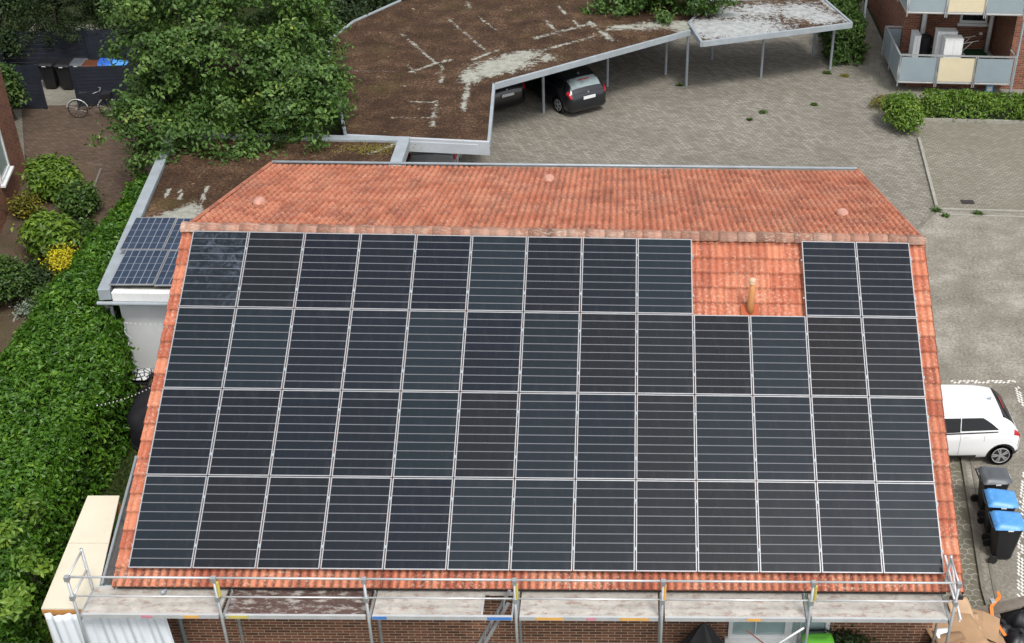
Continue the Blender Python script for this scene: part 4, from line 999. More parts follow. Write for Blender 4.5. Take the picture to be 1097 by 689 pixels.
# ================================================================== SCAFFOLD along the eave
sf = thing('scaffold', 'galvanised scaffold with plank deck and guard rails along the front eave', 'scaffold', (7.2, -6.55, 0))
XS = [-.72, 1.81, 4.43, 7.08, 9.72, 12.41, 15.04]; YO, YI, DZ = -6.92, -6.22, 2.25
def deck_mat(name, c, spl, amt):
    k = NT(name); uv = k.uv(); f = k.noise(uv, 3, 6, .7); cc = k.ramp(f, [(.3, tuple(q * .72 for q in c)), (.6, c), (.8, tuple(min(1, q * 1.18) for q in c))])
    cc = k.mix(k.ramp(k.noise(k.scale(uv, 2.2, 5), 1.6, 5, .75), [(.50, 0.0), (.64, amt)]), cc, spl)
    cc = k.mix(k.ramp(k.noise(uv, 14, 3, .7), [(.64, 0.0), (.70, .6)]), cc, (.62, .60, .56))
    k.bump(f, .2, .01); return k.out(cc, .85, 0, .2)
M['deck_pale'] = deck_mat('mortar_splashed_deck', (.50, .475, .43), (.27, .18, .145), .8)
M['deck_brown'] = deck_mat('brown_phenolic_deck', (.115, .072, .062), (.50, .47, .43), .75)
for i in range(6):
    xa, xb = XS[i] + .06, XS[i + 1] - .06; mt = 'deck_brown' if i == 1 else 'deck_pale'
    m = MB()
    if i == 2: m.box(xa, YO + .06, DZ - .06, 6.44, YI + .0, DZ); m.box(6.44, YI - .09, DZ - .06, xb, YI, DZ)
    else: m.box(xa, YO + .06, DZ - .06, xb, YI, DZ)
    dk = m.build('deck_board', mt, sf)
    m = MB(); m.box(xa, YO + .008, DZ - .075, xb, YO + .055, DZ + .012)
    m.box(xa, YI + .004, DZ - .075, xb, YI + .03, DZ + .012); m.build('deck_edge', 'rail_light', dk)
    if i == 2:
        m = MB(); m.box(6.44, YO + .06, DZ - .05, 6.47, YI - .09, DZ + .012); m.box(xb - .03, YO + .06, DZ - .05, xb, YI - .09, DZ + .012); m.build('hatch_frame', 'rail_light', dk)
stk = {'yellow': plain('yellow_mark', (.52, .43, .10), .6), 'blue': plain('blue_mark', (.06, .20, .52), .6), 'orange': plain('orange_mark', (.70, .38, .10), .6), 'pink': plain('pink_mark', (.60, .25, .30), .6)}
for u0, u1, c in ((196, 212, 'orange'), (244, 265, 'yellow'), (399, 414, 'blue'), (522, 548, 'blue'), (574, 603, 'orange'), (628, 638, 'pink'), (664, 695, 'orange'), (800, 815, 'orange'), (150, 162, 'pink')):
    xa, xb = px(u0, 661, DZ)[0], px(u1, 661, DZ)[0]; m = MB(); m.box(xa, YO + .002, DZ - .06, xb, YO + .006, DZ + .008); m.build('colour_mark', stk[c], sf)
for i, x in enumerate(XS):
    end = i in (0, 6); ht = 3.2
    lean = 0
    m = MB(); m.tube([(x, YO, .03), (x, YO, ht)], .027, 10); m.build('standard', 'steel', sf, smooth=True)
    m = MB(); m.tube([(x, YI, .03), (x, YI, 3.2 if end else DZ + .16)], .027, 10); m.build('standard', 'steel', sf, smooth=True)
    m = MB(); m.beam((x, YO, DZ - .11), (x, YI, DZ - .11), .05, .07); m.build('transom', 'steel', sf)
    for yy in (YO, YI):
        m = MB(); m.box(x - .08, yy - .08, .006, x + .08, yy + .08, .02); m.tube([(x, yy, .02), (x, yy, .2)], .02, 8); m.build('base_plate', 'steel', sf)
    for zz in (DZ + .45, DZ + .91):
        m = MB(); m.box(x - .04, YO - .045, zz - .05, x + .04, YO + .04, zz + .05); m.build('coupler', 'steel', sf)
for i in range(6):
    xa, xb = XS[i], XS[i + 1]
    m = MB(); m.tube([(xa, YO + .035, DZ + .91), (xb, YO + .035, DZ + .91)], .021, 8); m.build('guard_rail', 'rail_light', sf, smooth=True)
    m = MB(); m.tube([(xa, YO + .035, DZ + .45), (xb, YO + .035, DZ + .45)], .016, 8); m.build('knee_rail', 'rail_light', sf, smooth=True)
for x in (XS[0], XS[-1]):
    for zz in (DZ + .90, DZ + .45):
        m = MB(); m.tube([(x, YO, zz), (x, YI, zz)], .020, 8); m.build('end_rail', 'rail_light', sf, smooth=True)
m = MB(); m.tube([(15.2, -6.95, DZ + .05), (15.0, -6.0, DZ + .75)], .022, 8); m.tube([(15.04, -6.22, 3.18), (15.2, -6.9, 2.2)], .022, 8); m.build('end_brace', 'rail_light', sf)
for x, c in ((1.86, 'yellow'), (7.11, 'yellow'), (9.75, 'orange'), (12.46, 'yellow')):
    m = MB(); m.tube([(x, YO + .0, DZ + .50), (x, YO + .0, DZ + .84)], .031, 10); m.build('tape_wrap', stk[c], sf)
m = MB()
m.tube([(12.35, YO + .04, 2.0), (11.2, YO + .04, .9)], .024, 8); m.tube([(12.35, YO + .04, 1.35), (9.85, YO + .04, 1.0)], .02, 8); m.build('brace', 'rail_light', sf, smooth=True)
m = MB(); m.tube([(11.3, YO + .06, 1.9), (12.3, YO + .06, .9)], .012, 6); m.build('brace', plain('reddish_strap', (.22, .06, .05), .7), sf)
m = MB(); m.tube([(7.0, YO + .05, .95), (5.3, YO + .05, .2)], .024, 8); m.build('brace', 'steel', sf, smooth=True)
ld = thing('ladder', 'aluminium ladder rising through the open scaffold hatch', 'ladder', (5.8, -6.6, .004))
for yy in (-6.72, -6.40):
    m = MB(); m.beam((5.85, yy, .01), (6.93, yy, 2.42), .03, .06, (1, 0, 0)); m.build('rail', 'alu', ld)
for k in range(8):
    f = (k + .6) / 8.4; m = MB(); m.tube([(5.85 + 1.08 * f, -6.72, .01 + 2.41 * f), (5.85 + 1.08 * f, -6.40, .01 + 2.41 * f)], .016, 8); m.build('rung', 'alu', ld)

# ================================================================== LEFT FRONT: lean-to, tarpaulin, mesh fence
sh = thing('lean_to_shed', 'narrow lean-to with a cream board roof between hedge and left gable', 'shed', (-1.4, -5, 0))
creamb = plain('cream_roof_board', (.68, .62, .49), .6, 0, .05, 1.5, ((.5, .42, .28), .25)); ply = plain('orange_plywood', (.50, .24, .07), .7, 0, .15, 5)
z = 2.0; a1, a2, b2, b1 = [px(*q, z) for q in ((94, 531), (128, 531), (101, 652), (44, 652))]
xm = .27
def lerp(p, q, f): return p + (q - p) * f
for f0, f1 in ((0, .445), (.449, 1)):
    poly = [lerp(a1, b1, f0), (lerp(a2, b2, f0)), lerp(a2, b2, f1), lerp(a1, b1, f1)]
    m = MB(); m.prism([tuple(p[:2]) for p in poly], z - .03, z); m.build('roof_board', creamb, sh)
m = MB(); m.beam(b1 + (0, .02, -.10), b2 + (0, .02, -.10), .05, .12); m.beam(b1 + (.03, .03, -.10), a1 + (.03, 0, -.10), .05, .12); m.build('roof_frame', ply, sh)
for p in ((b1[0] + .05, b1[1] + .05), (a1[0] + .05, a1[1] - .05), (b2[0] - .06, b2[1] + .05), (a2[0] - .06, a2[1] - .05)):
    m = MB(); m.box(p[0] - .04, p[1] - .04, 0, p[0] + .04, p[1] + .04, z - .16); m.build('post', ply, sh)
m = MB(); m.box(b1[0] + .02, b1[1] + .1, .02, b1[0] + .05, a1[1] - .1, z - .17); m.build('side_wall', ply, sh)
# white tarpaulin with folds hanging in front of it and under the scaffold deck
xa, xb = b1[0] + .06, .66; N = 160; rows = []; uvs = []
for j, zz in enumerate(np.linspace(1.93, .05, 12)):
    row = []; uu = []
    for i in range(N):
        f = i / (N - 1); x = xa + (xb + .0 - xa) * f + (.06 * (1.93 - zz)) * f
        y = b1[1] - .07 + .04 * math.sin(f * 31 + zz * .6) * (.4 + .6 * math.sin(f * 9.0 + 1) ** 2) + .018 * math.sin(f * 83 + zz * 2) - .05 * (1.93 - zz) * .5
        row.append((x, y, zz)); uu.append((x, zz))
    rows.append(row); uvs.append(uu)
tp = grid_mesh('tarpaulin', np.array(rows), np.array(uvs), plain('white_tarpaulin', (.66, .70, .74), .5, 0, .05, 1.5), None, (xa, b1[1], 0), smooth=True)
tag(tp, 'white folded tarpaulin hanging below the cream lean-to roof', 'tarpaulin')
so_ = tp.modifiers.new('thick', 'SOLIDIFY'); so_.thickness = .006
# steel mesh fence between lean-to and gable
mf = thing('mesh_fence', 'grey steel mesh fence between the cream lean-to and the left verge', 'fence', (-.62, -4.4, 0))
fa, fb = np.array([-1.17, -2.4, 0]), np.array([-.60, -6.1, 0])
m = MB(); m.tube([fa + (0, 0, 2.2), fb + (0, 0, 2.2)], .03, 8); m.build('top_rail', 'zinc', mf)
m = MB()
for k in range(75): p = lerp(fa, fb, (k + .5) / 75); m.tube([p + (0, 0, .1), p + (0, 0, 2.2)], .009, 4, False)
for k in range(36): q = .1 + k * .058; m.tube([fa + (0, 0, q), fb + (0, 0, q)], .008, 4, False)
m.build('wire_mesh', 'steel', mf)
for f in (0, .5, 1):
    p = lerp(fa, fb, f); m = MB(); m.box(p[0] - .03, p[1] - .03, 0, p[0] + .03, p[1] + .03, 2.22); m.build('post', plain('grey_green_post', (.16, .23, .22), .6), mf)
tag(MB().box(-.66, -6.18, 1.98, -.2, -5.93, 2.02).build('blue_grey_plank', plain('blue_grey_board', (.30, .40, .45), .7)), 'short blue grey plank at the left end of the scaffold deck', 'plank')
tag(MB().box(-.30, -3.2, .05, -.22, -.6, 1.9).build('grey_board', plain('dark_grey_board', (.10, .105, .11), .8, 0, .2)), 'dark grey board leaning below the left roof verge', 'board') if False else None

# ================================================================== SMALL THINGS at the left gable
bc = px(152, 436, .75)
t = thing('covered_trampoline', 'round black covered garden frame between hedge and left gable', 'garden cover', (bc[0], bc[1], .008))
rows = []; uvs = []
for j, (r, zz) in enumerate(((.02, 1.0), (.35, .98), (.7, .93), (1.0, .84), (1.12, .74), (1.16, .45), (1.17, .02))):
    rows.append([(bc[0] + .75 + r * math.cos(a) * (1 + .02 * math.sin(9 * a)), bc[1] + .2 + r * 1.05 * math.sin(a) * (1 + .02 * math.sin(9 * a)), zz + .02 * math.sin(12 * a) * min(1, r)) for a in np.linspace(0, 2 * math.pi, 49)]); uvs.append([(a, zz) for a in np.linspace(0, 6.28, 49)])
grid_mesh('cover', np.array(rows), np.array(uvs), 'black_fabric', t, smooth=True)
m = MB(); m.tube([(bc[0] + .75 + 1.19 * math.cos(a), bc[1] + .2 + 1.25 * math.sin(a), .10) for a in np.linspace(0, 2 * math.pi, 41)], .022, 6); m.build('hem', 'black_plastic', t)
g = px(150, 402, .95)
t = thing('patterned_cushion', 'white and black patterned cushion near the white annex wall', 'cushion', (*g[:2], .62))
rows = []
for j in range(9):
    for_ = []
    for i in range(9):
        u, v = i / 8 - .5, j / 8 - .5; e = max(abs(u), abs(v)) * 2; for_.append((g[0] + u * .5, g[1] + v * .5, .98 + .10 * (1 - e ** 2.5) - .0))
    rows.append(for_)
P = np.array(rows)
k = NT('patterned_fabric'); c = k.ramp(k.n('TexVoronoi', feature='F1').outputs[0], [(0, 0.0), (1, 1.0)])
vo = k.n('TexVoronoi', feature='DISTANCE_TO_EDGE'); k.l(k.uv(), vo.inputs['Vector']); vo.inputs['Scale'].default_value = 9
k.out(k.ramp(vo.outputs[0], [(.08, (.02, .02, .025)), (.14, (.62, .64, .64))]), .8)
grid_mesh('cushion_top', P, P[..., :2], k.m, t, smooth=True); P2_ = P.copy(); P2_[..., 2] = 1.96 - P2_[..., 2]; grid_mesh('cushion_bottom', P2_, P[..., :2], k.m, t, smooth=True)
t = thing('garden_stool', 'dark stool carrying the patterned cushion beside the hedge', 'stool', (*g[:2], .008))
m = MB(); m.box(g[0] - .25, g[1] - .25, .82, g[0] + .25, g[1] + .25, .875); m.build('seat', 'black_plastic', t, bevel=.01)
for sx in (-1, 1):
    for sy in (-1, 1): m = MB(); m.tube([(g[0] + sx * .22, g[1] + sy * .22, 0), (g[0] + sx * .2, g[1] + sy * .2, .82)], .018, 6); m.build('leg', 'black_plastic', t)
# string of small lights from the hedge to the gable, with its pole
t = thing('string_lights', 'string of tiny white bulbs from the hedge to the left verge', 'string lights', (-2.6, .1, 2.1))
pa, pb = px(104, 434, 2.15), py(160, 415.5, 1.0); ps = [lerp(pa, pb, f) - np.array([0, 0, (.06 * 4 * f * (1 - f))]) for f in np.linspace(0, 1, 15)]
MB().tube(ps, .005, 5).build('cable', 'black_plastic', t)
m = MB()
for p in ps: m.lathe([(0, -.028), (.013, -.02), (.015, -.008), (.006, .005), (0, .006)], p, 8)
m.build('bulb', 'white', t)
pp = px(134, 346, 2.25)
t = thing('garden_pole', 'thin garden pole wound with a chain of tiny lights at the hedge edge', 'pole', (pp[0], pp[1], 0))
MB().tube([(pp[0], pp[1], 0), (pp[0], pp[1], 2.25)], .015, 6).build('pole', 'zinc', t)
ps = [np.array([pp[0] + .05 * math.cos(k * .9), pp[1] + .05 * math.sin(k * .9), 2.25 - k * .06]) for k in range(26)] 
m = MB()
for p in ps: m.lathe([(0, -.02), (.014, 0), (0, .02)], p, 6)
e = np.array([-1.5, 3.2, 2.05]); 
for f in np.linspace(0, 1, 16): m.lathe([(0, -.02), (.014, 0), (0, .02)], lerp(np.array([pp[0], pp[1], 2.25]), e, f) - np.array([0, 0, .1 * math.sin(math.pi * f)]), 6)
m.build('bulb', 'white', t)
m = MB(); m.tube(ps, .005, 4); m.build('cable', 'white', t)

# bicycle in front of the bin store
t = thing('bicycle', 'dark bicycle with a pale mudguard before the anthracite fence', 'bicycle', (-10.15, 19.5, .01))
bx, by = -10.15, 19.55
def bp3(a, z, o=0): return (bx + a * .97, by + a * .12 + o, z)
for a in (-.54, .54):
    m = MB(); m.tube([bp3(a + .33 * math.cos(q), .35 + .33 * math.sin(q)) for q in np.linspace(0, 2 * math.pi, 33)], .018, 6, False); wh = m.build('wheel', 'rubber', t)
    m = MB(); [m.tube([bp3(a, .35), bp3(a + .32 * math.cos(q), .35 + .32 * math.sin(q))], .003, 4, False) for q in np.linspace(0, 2 * math.pi, 17)]; m.build('spokes', 'alu', wh)
    m = MB(); m.tube([bp3(a + .37 * math.cos(q), .35 + .37 * math.sin(q)) for q in np.linspace(.2, 2.9, 15)], .022, 6); m.build('mudguard', 'rail_light', t)
m = MB()
for p, q in (((-.54, .35), (-.12, .33)), ((-.54, .35), (-.2, .82)), ((-.12, .33), (-.22, .9)), ((-.12, .33), (.36, .78)), ((-.2, .55), (.35, .86)), ((.54, .35), (.34, .95))): m.tube([bp3(*p), bp3(*q)], .018, 6)
m.build('frame', 'black_plastic', t)
m = MB(); m.tube([bp3(.22, 1.04, -.28), bp3(.33, 1.06, -.2), bp3(.36, 1.02, 0), bp3(.33, 1.06, .2), bp3(.22, 1.04, .28)], .014, 6); m.build('handlebar', 'alu', t)
m = MB(); m.add([bp3(-.36, .95, -.09), bp3(-.36, .95, .09), bp3(-.05, .95, .02), bp3(-.05, .95, -.02), bp3(-.36, 1.0, -.07), bp3(-.36, 1.0, .07), bp3(-.05, .98, .015), bp3(-.05, .98, -.015)], [(0, 1, 2, 3), (4, 5, 6, 7), (0, 1, 5, 4), (1, 2, 6, 5), (2, 3, 7, 6), (3, 0, 4, 7)]); m.build('saddle', 'black_fabric', t, bevel=.01)
m = MB(); m.obox(bp3(.42, .72, -.16), (.30, .04, 0), (0, .32, 0), (0, 0, .24)); m.build('basket', 'black_plastic', t, bevel=.01)

# ================================================================== FRONT RIGHT: cardboard, sacks, plank, strap
card = plain('brown_cardboard', (.36, .225, .125), .85, 0, .12, 3, ((.28, .17, .09), .4))
def carton(label, c, sx, sy, h, rot, flaps=True):
    t = thing('cardboard_box', label, 'cardboard box', (0, 0, 0), 'empty cardboard boxes heaped at the right house corner', local=True)
    m = MB(); th = .012
    m.box(-sx, -sy, 0, sx, sy, th); m.box(-sx, -sy, th, -sx + th, sy, h); m.box(sx - th, -sy, th, sx, sy, h); m.box(-sx + th, -sy, th, sx - th, -sy + th, h); m.box(-sx + th, sy - th, th, sx - th, sy, h)
    m.build('carton', card, t)
    if flaps:
        for (p, ax_, ay_) in (((-sx, -sy, h), (2 * sx, 0, 0), (0, sy * .9, .10)), ((-sx, sy, h), (2 * sx, 0, 0), (0, -sy * .98, .02)), ((sx, -sy, h), (0, 2 * sy, 0), (sx * .8, 0, -.10))):
            m = MB(); m.obox(p, ax_, ay_, (0, 0, .008)); m.build('flap', card, t)
    t.location = c; t.rotation_euler = (0, 0, rot); return t
carton('large brown cardboard box with folded flaps, under the scaffold end', (15.35, -6.55, .02), .50, .40, .85, .25)
carton('brown cardboard box behind the larger one, close to the house corner', (15.72, -5.62, .02), .42, .34, .92, -.3)
carton('brown cardboard box right of the heap, nearest the wooden plank', (16.12, -6.35, .02), .26, .50, .78, .12)
def sheet3(name, label, cat, c, ax_, ay_, th, mat, n=10, wav=.03):
    c, ax_, ay_ = np.array(c, float), np.array(ax_, float), np.array(ay_, float); nn = np.cross(ax_, ay_); nn /= np.linalg.norm(nn); P = np.zeros((n, n, 3))
    for j in range(n):
        for i in range(n):
            u, v = i / (n - 1) - .5, j / (n - 1) - .5; P[j, i] = c + ax_ * u + ay_ * v + nn * (wav * math.sin(u * 5 + v * 3) + wav * .5 * math.sin(v * 9))
    o = grid_mesh(name, P, P[..., :2], mat, None, c, smooth=True); md = o.modifiers.new('thick', 'SOLIDIFY'); md.thickness = th
    return tag(o, label, cat)
sheet3('cardboard_sheet', 'crumpled flat cardboard sheet lying on top of the brown boxes', 'cardboard', (15.50, -6.0, .99), (.95, .3, .06), (-.25, .95, .05), .012, card)
sheet3('cardboard_sheet', 'cut cardboard sheet leaning at the left of the heap under the scaffold', 'cardboard', (14.78, -6.75, .62), (.55, .15, .1), (-.15, .45, .75), .012, card)
g = px(1010, 678, 1.03); sheet3('paper_sheet', 'white paper sheet lying on the brown cardboard boxes', 'paper', g, (.30, .05, .0), (-.05, .22, .03), .003, 'white', 6, .01)
c2_ = plain('pale_cardboard', (.46, .31, .19), .85, 0, .15, 4, ((.34, .22, .13), .4)); c3_ = plain('dark_cardboard', (.27, .165, .09), .85, 0, .15, 4)
g = px(1030, 655, 1.05); sheet3('cardboard_sheet', 'pale torn cardboard sheet sticking up at the house corner', 'cardboard', g, (.42, .1, .02), (-.1, .5, .22), .01, c2_, 10, .03)
g = px(1045, 672, .98); sheet3('cardboard_sheet', 'narrow pale cardboard strip at the right side of the heap', 'cardboard', g, (.20, .04, .03), (.06, .75, .0), .012, c2_, 10, .02)
g = px(1018, 684, 1.04); sheet3('cardboard_sheet', 'darker cardboard flap below the white paper sheet', 'cardboard', g, (.55, .12, .03), (-.05, .30, -.02), .012, c3_, 10, .025)
def sack(label, c, rx, ry, rz, sd_):
    r2 = np.random.default_rng(sd_); ph = r2.uniform(0, 6, 6); rows = []; uvs = []
    for j, el in enumerate(np.linspace(-.5, .5, 15)):
        row = []
        for a in np.linspace(0, 2 * math.pi, 31):
            e = el * math.pi; r = math.cos(e); k = 1 + .10 * math.sin(3 * a + ph[0] + 4 * el) + .07 * math.sin(7 * a + ph[1]) + .06 * math.sin(9 * el + 2 * a + ph[2])
            row.append((c[0] + rx * r * k * math.cos(a), c[1] + ry * r * k * math.sin(a), c[2] + rz + rz * math.sin(e) * (1 if el > 0 else .98)))
        row[-1] = row[0]; rows.append(row); uvs.append([(a, el) for a in np.linspace(0, 6, 31)])
    t = thing('rubbish_sack', label, 'sack', c, 'black rubbish sacks at the right house corner')
    grid_mesh('sack', np.array(rows), np.array(uvs), 'bin_black', t, smooth=True)
    m = MB(); m.tube([(c[0], c[1], c[2] + rz * 1.93), (c[0] + .02, c[1], c[2] + rz * 2.05), (c[0] + .05, c[1], c[2] + rz * 2.25)], [.05, .025, .07], 8); m.build('tied_neck', 'bin_black', t)
for (u, v, s_, a_), lb in zip(((1070, 676, .30, 3), (1092, 664, .34, 5), (1090, 688, .32, 8), (1080, 655, .28, 11)), ('black rubbish sack nearest the cardboard heap, below the orange strap', 'black rubbish sack farthest right below the plank', 'black rubbish sack in front of the other sacks at the frame corner', 'smaller black rubbish sack directly behind the others, touching the plank')):
    g = px(u, v, .45); sack(lb, (g[0], g[1], .016), s_, s_ * 1.05, s_ * 1.05, a_)
pk = plain('weathered_plank', (.15, .125, .10), .85, 0, .25, 5)
t = tag(MB().beam((15.85, -5.42, .80), (17.75, -4.85, .84), .24, .05).build('wooden_plank', pk, None, (16.8, -5.1, .8)), 'weathered wooden plank resting on the sacks at the right corner', 'plank')
tag(MB().box(16.3, -5.4, .016, 16.6, -5.1, .78).build('timber_block', pk, None, (16.45, -5.25, .016)), 'weathered timber block carrying the wooden plank', 'block')
tag(MB().box(17.35, -5.15, .014, 17.6, -4.85, .80).build('timber_block', pk, None, (17.5, -5.0, .014)), 'weathered timber block below the right end of the plank', 'block')
org_m = plain('orange_strap', (.70, .20, .03), .6, 0, .1)
t = thing('ratchet_strap', 'orange ratchet strap lying over the wooden plank', 'strap', (16.35, -5.4, .85))
m = MB(); pts = [px(1069, 634, .93), px(1071, 640, .95), px(1065, 646, .93), px(1062, 650, .90), px(1063, 660, .84), px(1070, 671, .80), px(1077, 681, .78)]
for a, b in zip(pts[:-1], pts[1:]): m.beam(a, b, .07, .012)
m.build('webbing', org_m, t); MB().obox(px(1062, 648, .9), (.09, .02, 0), (-.02, .12, 0), (0, 0, .06)).build('ratchet', 'steel', t, bevel=.01)
# black tarpaulin heap by the front window
c = np.array([10.55, -6.42]); rows = []; uvs = []
t = None
for j, (r, zz) in enumerate(((.02, 1.62), (.10, 1.52), (.24, 1.25), (.40, .95), (.52, .6), (.60, .25), (.66, .03))):
    rows.append([(c[0] + .12 * (1.6 - zz) * 0 + r * 1.1 * math.cos(a) * (1 + .13 * math.sin(5 * a + zz)), c[1] + r * .62 * math.sin(a) * (1 + .13 * math.sin(5 * a + zz)), zz) for a in np.linspace(0, 2 * math.pi, 41)]); uvs.append([(a, zz) for a in np.linspace(0, 6.28, 41)])
o = grid_mesh('black_tarpaulin', np.array(rows), np.array(uvs), 'bin_black', None, (c[0], c[1], .004), smooth=True); tag(o, 'peaked black tarpaulin draped over something beside the front window', 'tarpaulin')

# ================================================================== VEGETATION
def hedge(name, label, poly, h, dens, leaf, mat, base, z0=0.05, edge=.25, bump=.16, group=None, cat='hedge', sides=.8):
    poly = np.array(poly, float); t = thing(name, label, cat, base, group)
    x0, y0 = poly.min(0); x1, y1 = poly.max(0); n = int((x1 - x0) * (y1 - y0) * dens)
    X = rng.uniform(x0, x1, n); Y = rng.uniform(y0, y1, n); k = inside(X, Y, [tuple(p) for p in poly]); X, Y = X[k], Y[k]
    def bf(X, Y): return bump * (.55 * np.sin(X * 9.1 + Y * 5.3 + 2 * np.sin(Y * 3.3)) * np.sin(Y * 10.7 - X * 4.1) + .5 * np.sin(X * 6.3 - Y * 7.9) * np.sin(Y * 4.4 + 3 * np.sin(X * 1.9)) + np.sin(X * 2.1 + Y * .7) * np.sin(Y * 1.7 - X * .6) + .6 * np.sin(X * 4.7 + 1) * np.sin(Y * 5.1))
    # distance to outline rounds the shoulders
    D = np.full(len(X), 9.0)
    for a, b in zip(poly, np.roll(poly, -1, 0)):
        d = b - a; tt = np.clip(((X - a[0]) * d[0] + (Y - a[1]) * d[1]) / (d @ d), 0, 1); D = np.minimum(D, np.hypot(X - a[0] - tt * d[0], Y - a[1] - tt * d[1]))
    Z = h + bf(X, Y) - .30 * np.clip(1 - D / .45, 0, 1) ** 2 - np.abs(rng.normal(0, .12, len(X))) + (rng.random(len(X)) < .06) * rng.uniform(0, .16, len(X))
    P = [np.stack([X, Y, Z], 1)]; N = [np.tile([0, 0, 1.0], (len(X), 1))]
    for a, b in zip(poly, np.roll(poly, -1, 0)):
        d = b - a; L = np.linalg.norm(d); m_ = int(L * h * dens * sides); f = rng.random(m_); z = rng.uniform(z0, h, m_) 
        nn = np.array([d[1], -d[0]]) / L
        ar = np.sum(poly[:, 0] * np.roll(poly[:, 1], -1) - np.roll(poly[:, 0], -1) * poly[:, 1]); nn = nn if ar > 0 else -nn
        o = bf(f * L * 1.3, z * 2) + rng.normal(0, .06, m_) - .25 * np.clip((z - h + .35) / .35, 0, 1) ** 2
        P.append(np.stack([a[0] + d[0] * f + nn[0] * o, a[1] + d[1] * f + nn[1] * o, z], 1)); N.append(np.tile([nn[0], nn[1], .25], (m_, 1)))
    P = np.concatenate(P); N = np.concatenate(N); N = unit(N + rng.normal(size=N.shape) * .75 + [0, 0, .15])
    cl = np.sin(P[:, 0] * 3.1 + P[:, 2]) * np.sin(P[:, 1] * 2.7) * .12 + np.sin(P[:, 0] * 7.3) * np.sin(P[:, 1] * 6.1 + P[:, 2] * 5) * .1
    leaves('foliage', P, N, rng.uniform(.65, 1.3, len(P)) * leaf, .42 + cl + rng.normal(0, .17, len(P)), M[mat], t, asp=.48)
    cen = poly.mean(0); ins = []
    for p in poly: d = p - cen; L = np.linalg.norm(d); ins.append(tuple(cen + d * max(.3, (L - .28) / L)))
    m = MB(); m.prism(ins, .02, h - .32); m.build('branches', 'twig', t)
    return t
hedge('laurel_hedge', 'long thick cherry laurel hedge with glossy leaves beside the left gable',
      [(-5.55, 11.2), (-4.95, 11.2), (-4.2, 4.1), (-3.4, 3.0), (-2.75, 1.4), (-2.9, -1.0), (-2.55, -4.2), (-2.2, -9), (-5.6, -9), (-5.75, 4)], 2.05, 760, .135, 'hedge_leaf', (-4.2, 1, 0), bump=.075)
shrub('light_shrub', 'bright green young shoots standing out of the hedge at the left frame edge', 'shrub', (-3.1, -4.7, 0),
      [(*px(22, 640, 2.3), .16, .22, .25), (*px(32, 600, 2.35), .12, .18, .2), (*px(8, 575, 2.3), .16, .2, .22), (*px(30, 548, 2.3), .15, .2, .22), (*px(14, 655, 2.3), .14, .2, .2), (*px(44, 608, 2.2), .1, .15, .2)], 60, 14, .08, .15, M['bright_leaf'])

def lobes_for(c, r, n, s=.55, seed=1):
    r2 = np.random.default_rng(seed); out = [(*c, *(np.array(r) * .72))]
    for i in range(n):
        d = unit(r2.normal(size=3)); d[2] = d[2] * .8 + .1; k = r2.uniform(.38, .62) * s / .55
        out.append((*(np.array(c) + d * np.array(r) * .68), *(np.array(r) * k)))
    return out
def puffs(lobes, n, r0, r1, seed=1, flat=.75):
    """break every lobe into many small leafy boughs that sit on its surface"""
    r2 = np.random.default_rng(seed); L = np.array(lobes, float); a = (L[:, 3] * L[:, 4]); k = r2.choice(len(L), n, p=a / a.sum()); out = []
    for i in k:
        d = unit(r2.normal(size=3)); l = L[i]
        c = l[:3] + d * l[3:] * r2.uniform(.72, 1.0)
        if any((((c - q[:3]) / q[3:]) ** 2).sum() < .40 for q in L): continue
        r = r2.uniform(r0, r1); out.append((*c, r, r, r * flat))
    return out
def plobes(spec, s=30.0):
    out = []
    for (u, v, y, r) in spec:
        c = py(u, v, y); out.append((c[0], c[1], c[2], r / s, r / s * .95, r / s * .92))
    return out
tree('broadleaf_tree', 'large broadleaf tree with a spreading green crown behind the annex', 'tree', (-4.9, 15.2, 0),
     puffs(plobes([(250, 40, 15.5, 88), (188, 95, 14.5, 46), (180, 158, 11.8, 30), (205, 165, 11.2, 25), (290, 105, 14.0, 58), (334, 110, 13.4, 34), (176, 40, 15.5, 36), (150, 145, 12.6, 25), (250, 140, 12.6, 38),
             (298, 40, 15.0, 48), (318, 18, 15.8, 28), (312, 141, 12.4, 24), (280, 148, 12.0, 28), (225, 85, 13.6, 50), (265, 95, 13.4, 46), (142, 10, 17.0, 20), (340, 130, 13.0, 16), (200, 20, 14.6, 50)]), 520, .38, .85, 5),
     2300, 42, .18, .155, M['tree_leaf'], .32)
G = 'dark trees along the back boundary'
tree('conifer', 'dense dark conifer drooping over the anthracite bin store fence', 'tree', (-13.2, 25.0, 0), puffs(plobes([(72, 5, 24.2, 46), (48, 22, 23.6, 24), (98, 12, 23.8, 26), (70, 32, 23.2, 17), (75, -45, 24.8, 40)], 27), 160, .3, .6, 8), 800, 46, .13, .10, M['dark_leaf'], .22, G, .3)
tree('dark_tree', 'dark ivy clad tree at the far left behind the neighbour house', 'tree', (-15.0, 23.6, 0), plobes([(6, 15, 23.6, 24), (2, 50, 22.6, 18), (10, -20, 24, 26)], 27), 260, 40, .22, .13, M['dark_leaf'], .2, G)
tree('dark_tree', 'dark tree between the conifer and the large broadleaf tree', 'tree', (-10.4, 24.9, 0), plobes([(128, 5, 24.6, 30), (118, -20, 25.2, 36), (138, 30, 24.2, 20)], 27), 320, 44, .25, .14, M['dark_leaf'], .24, G)
tree('dark_tree', 'dark tree behind the left end of the mossy carport', 'tree', (-4.0, 26.4, 0), plobes([(345, 15, 24.6, 28), (320, 30, 23.2, 30), (372, 2, 25.6, 20), (330, -10, 26, 40)], 27), 420, 44, .28, .15, M['dark_leaf'], .24, G)
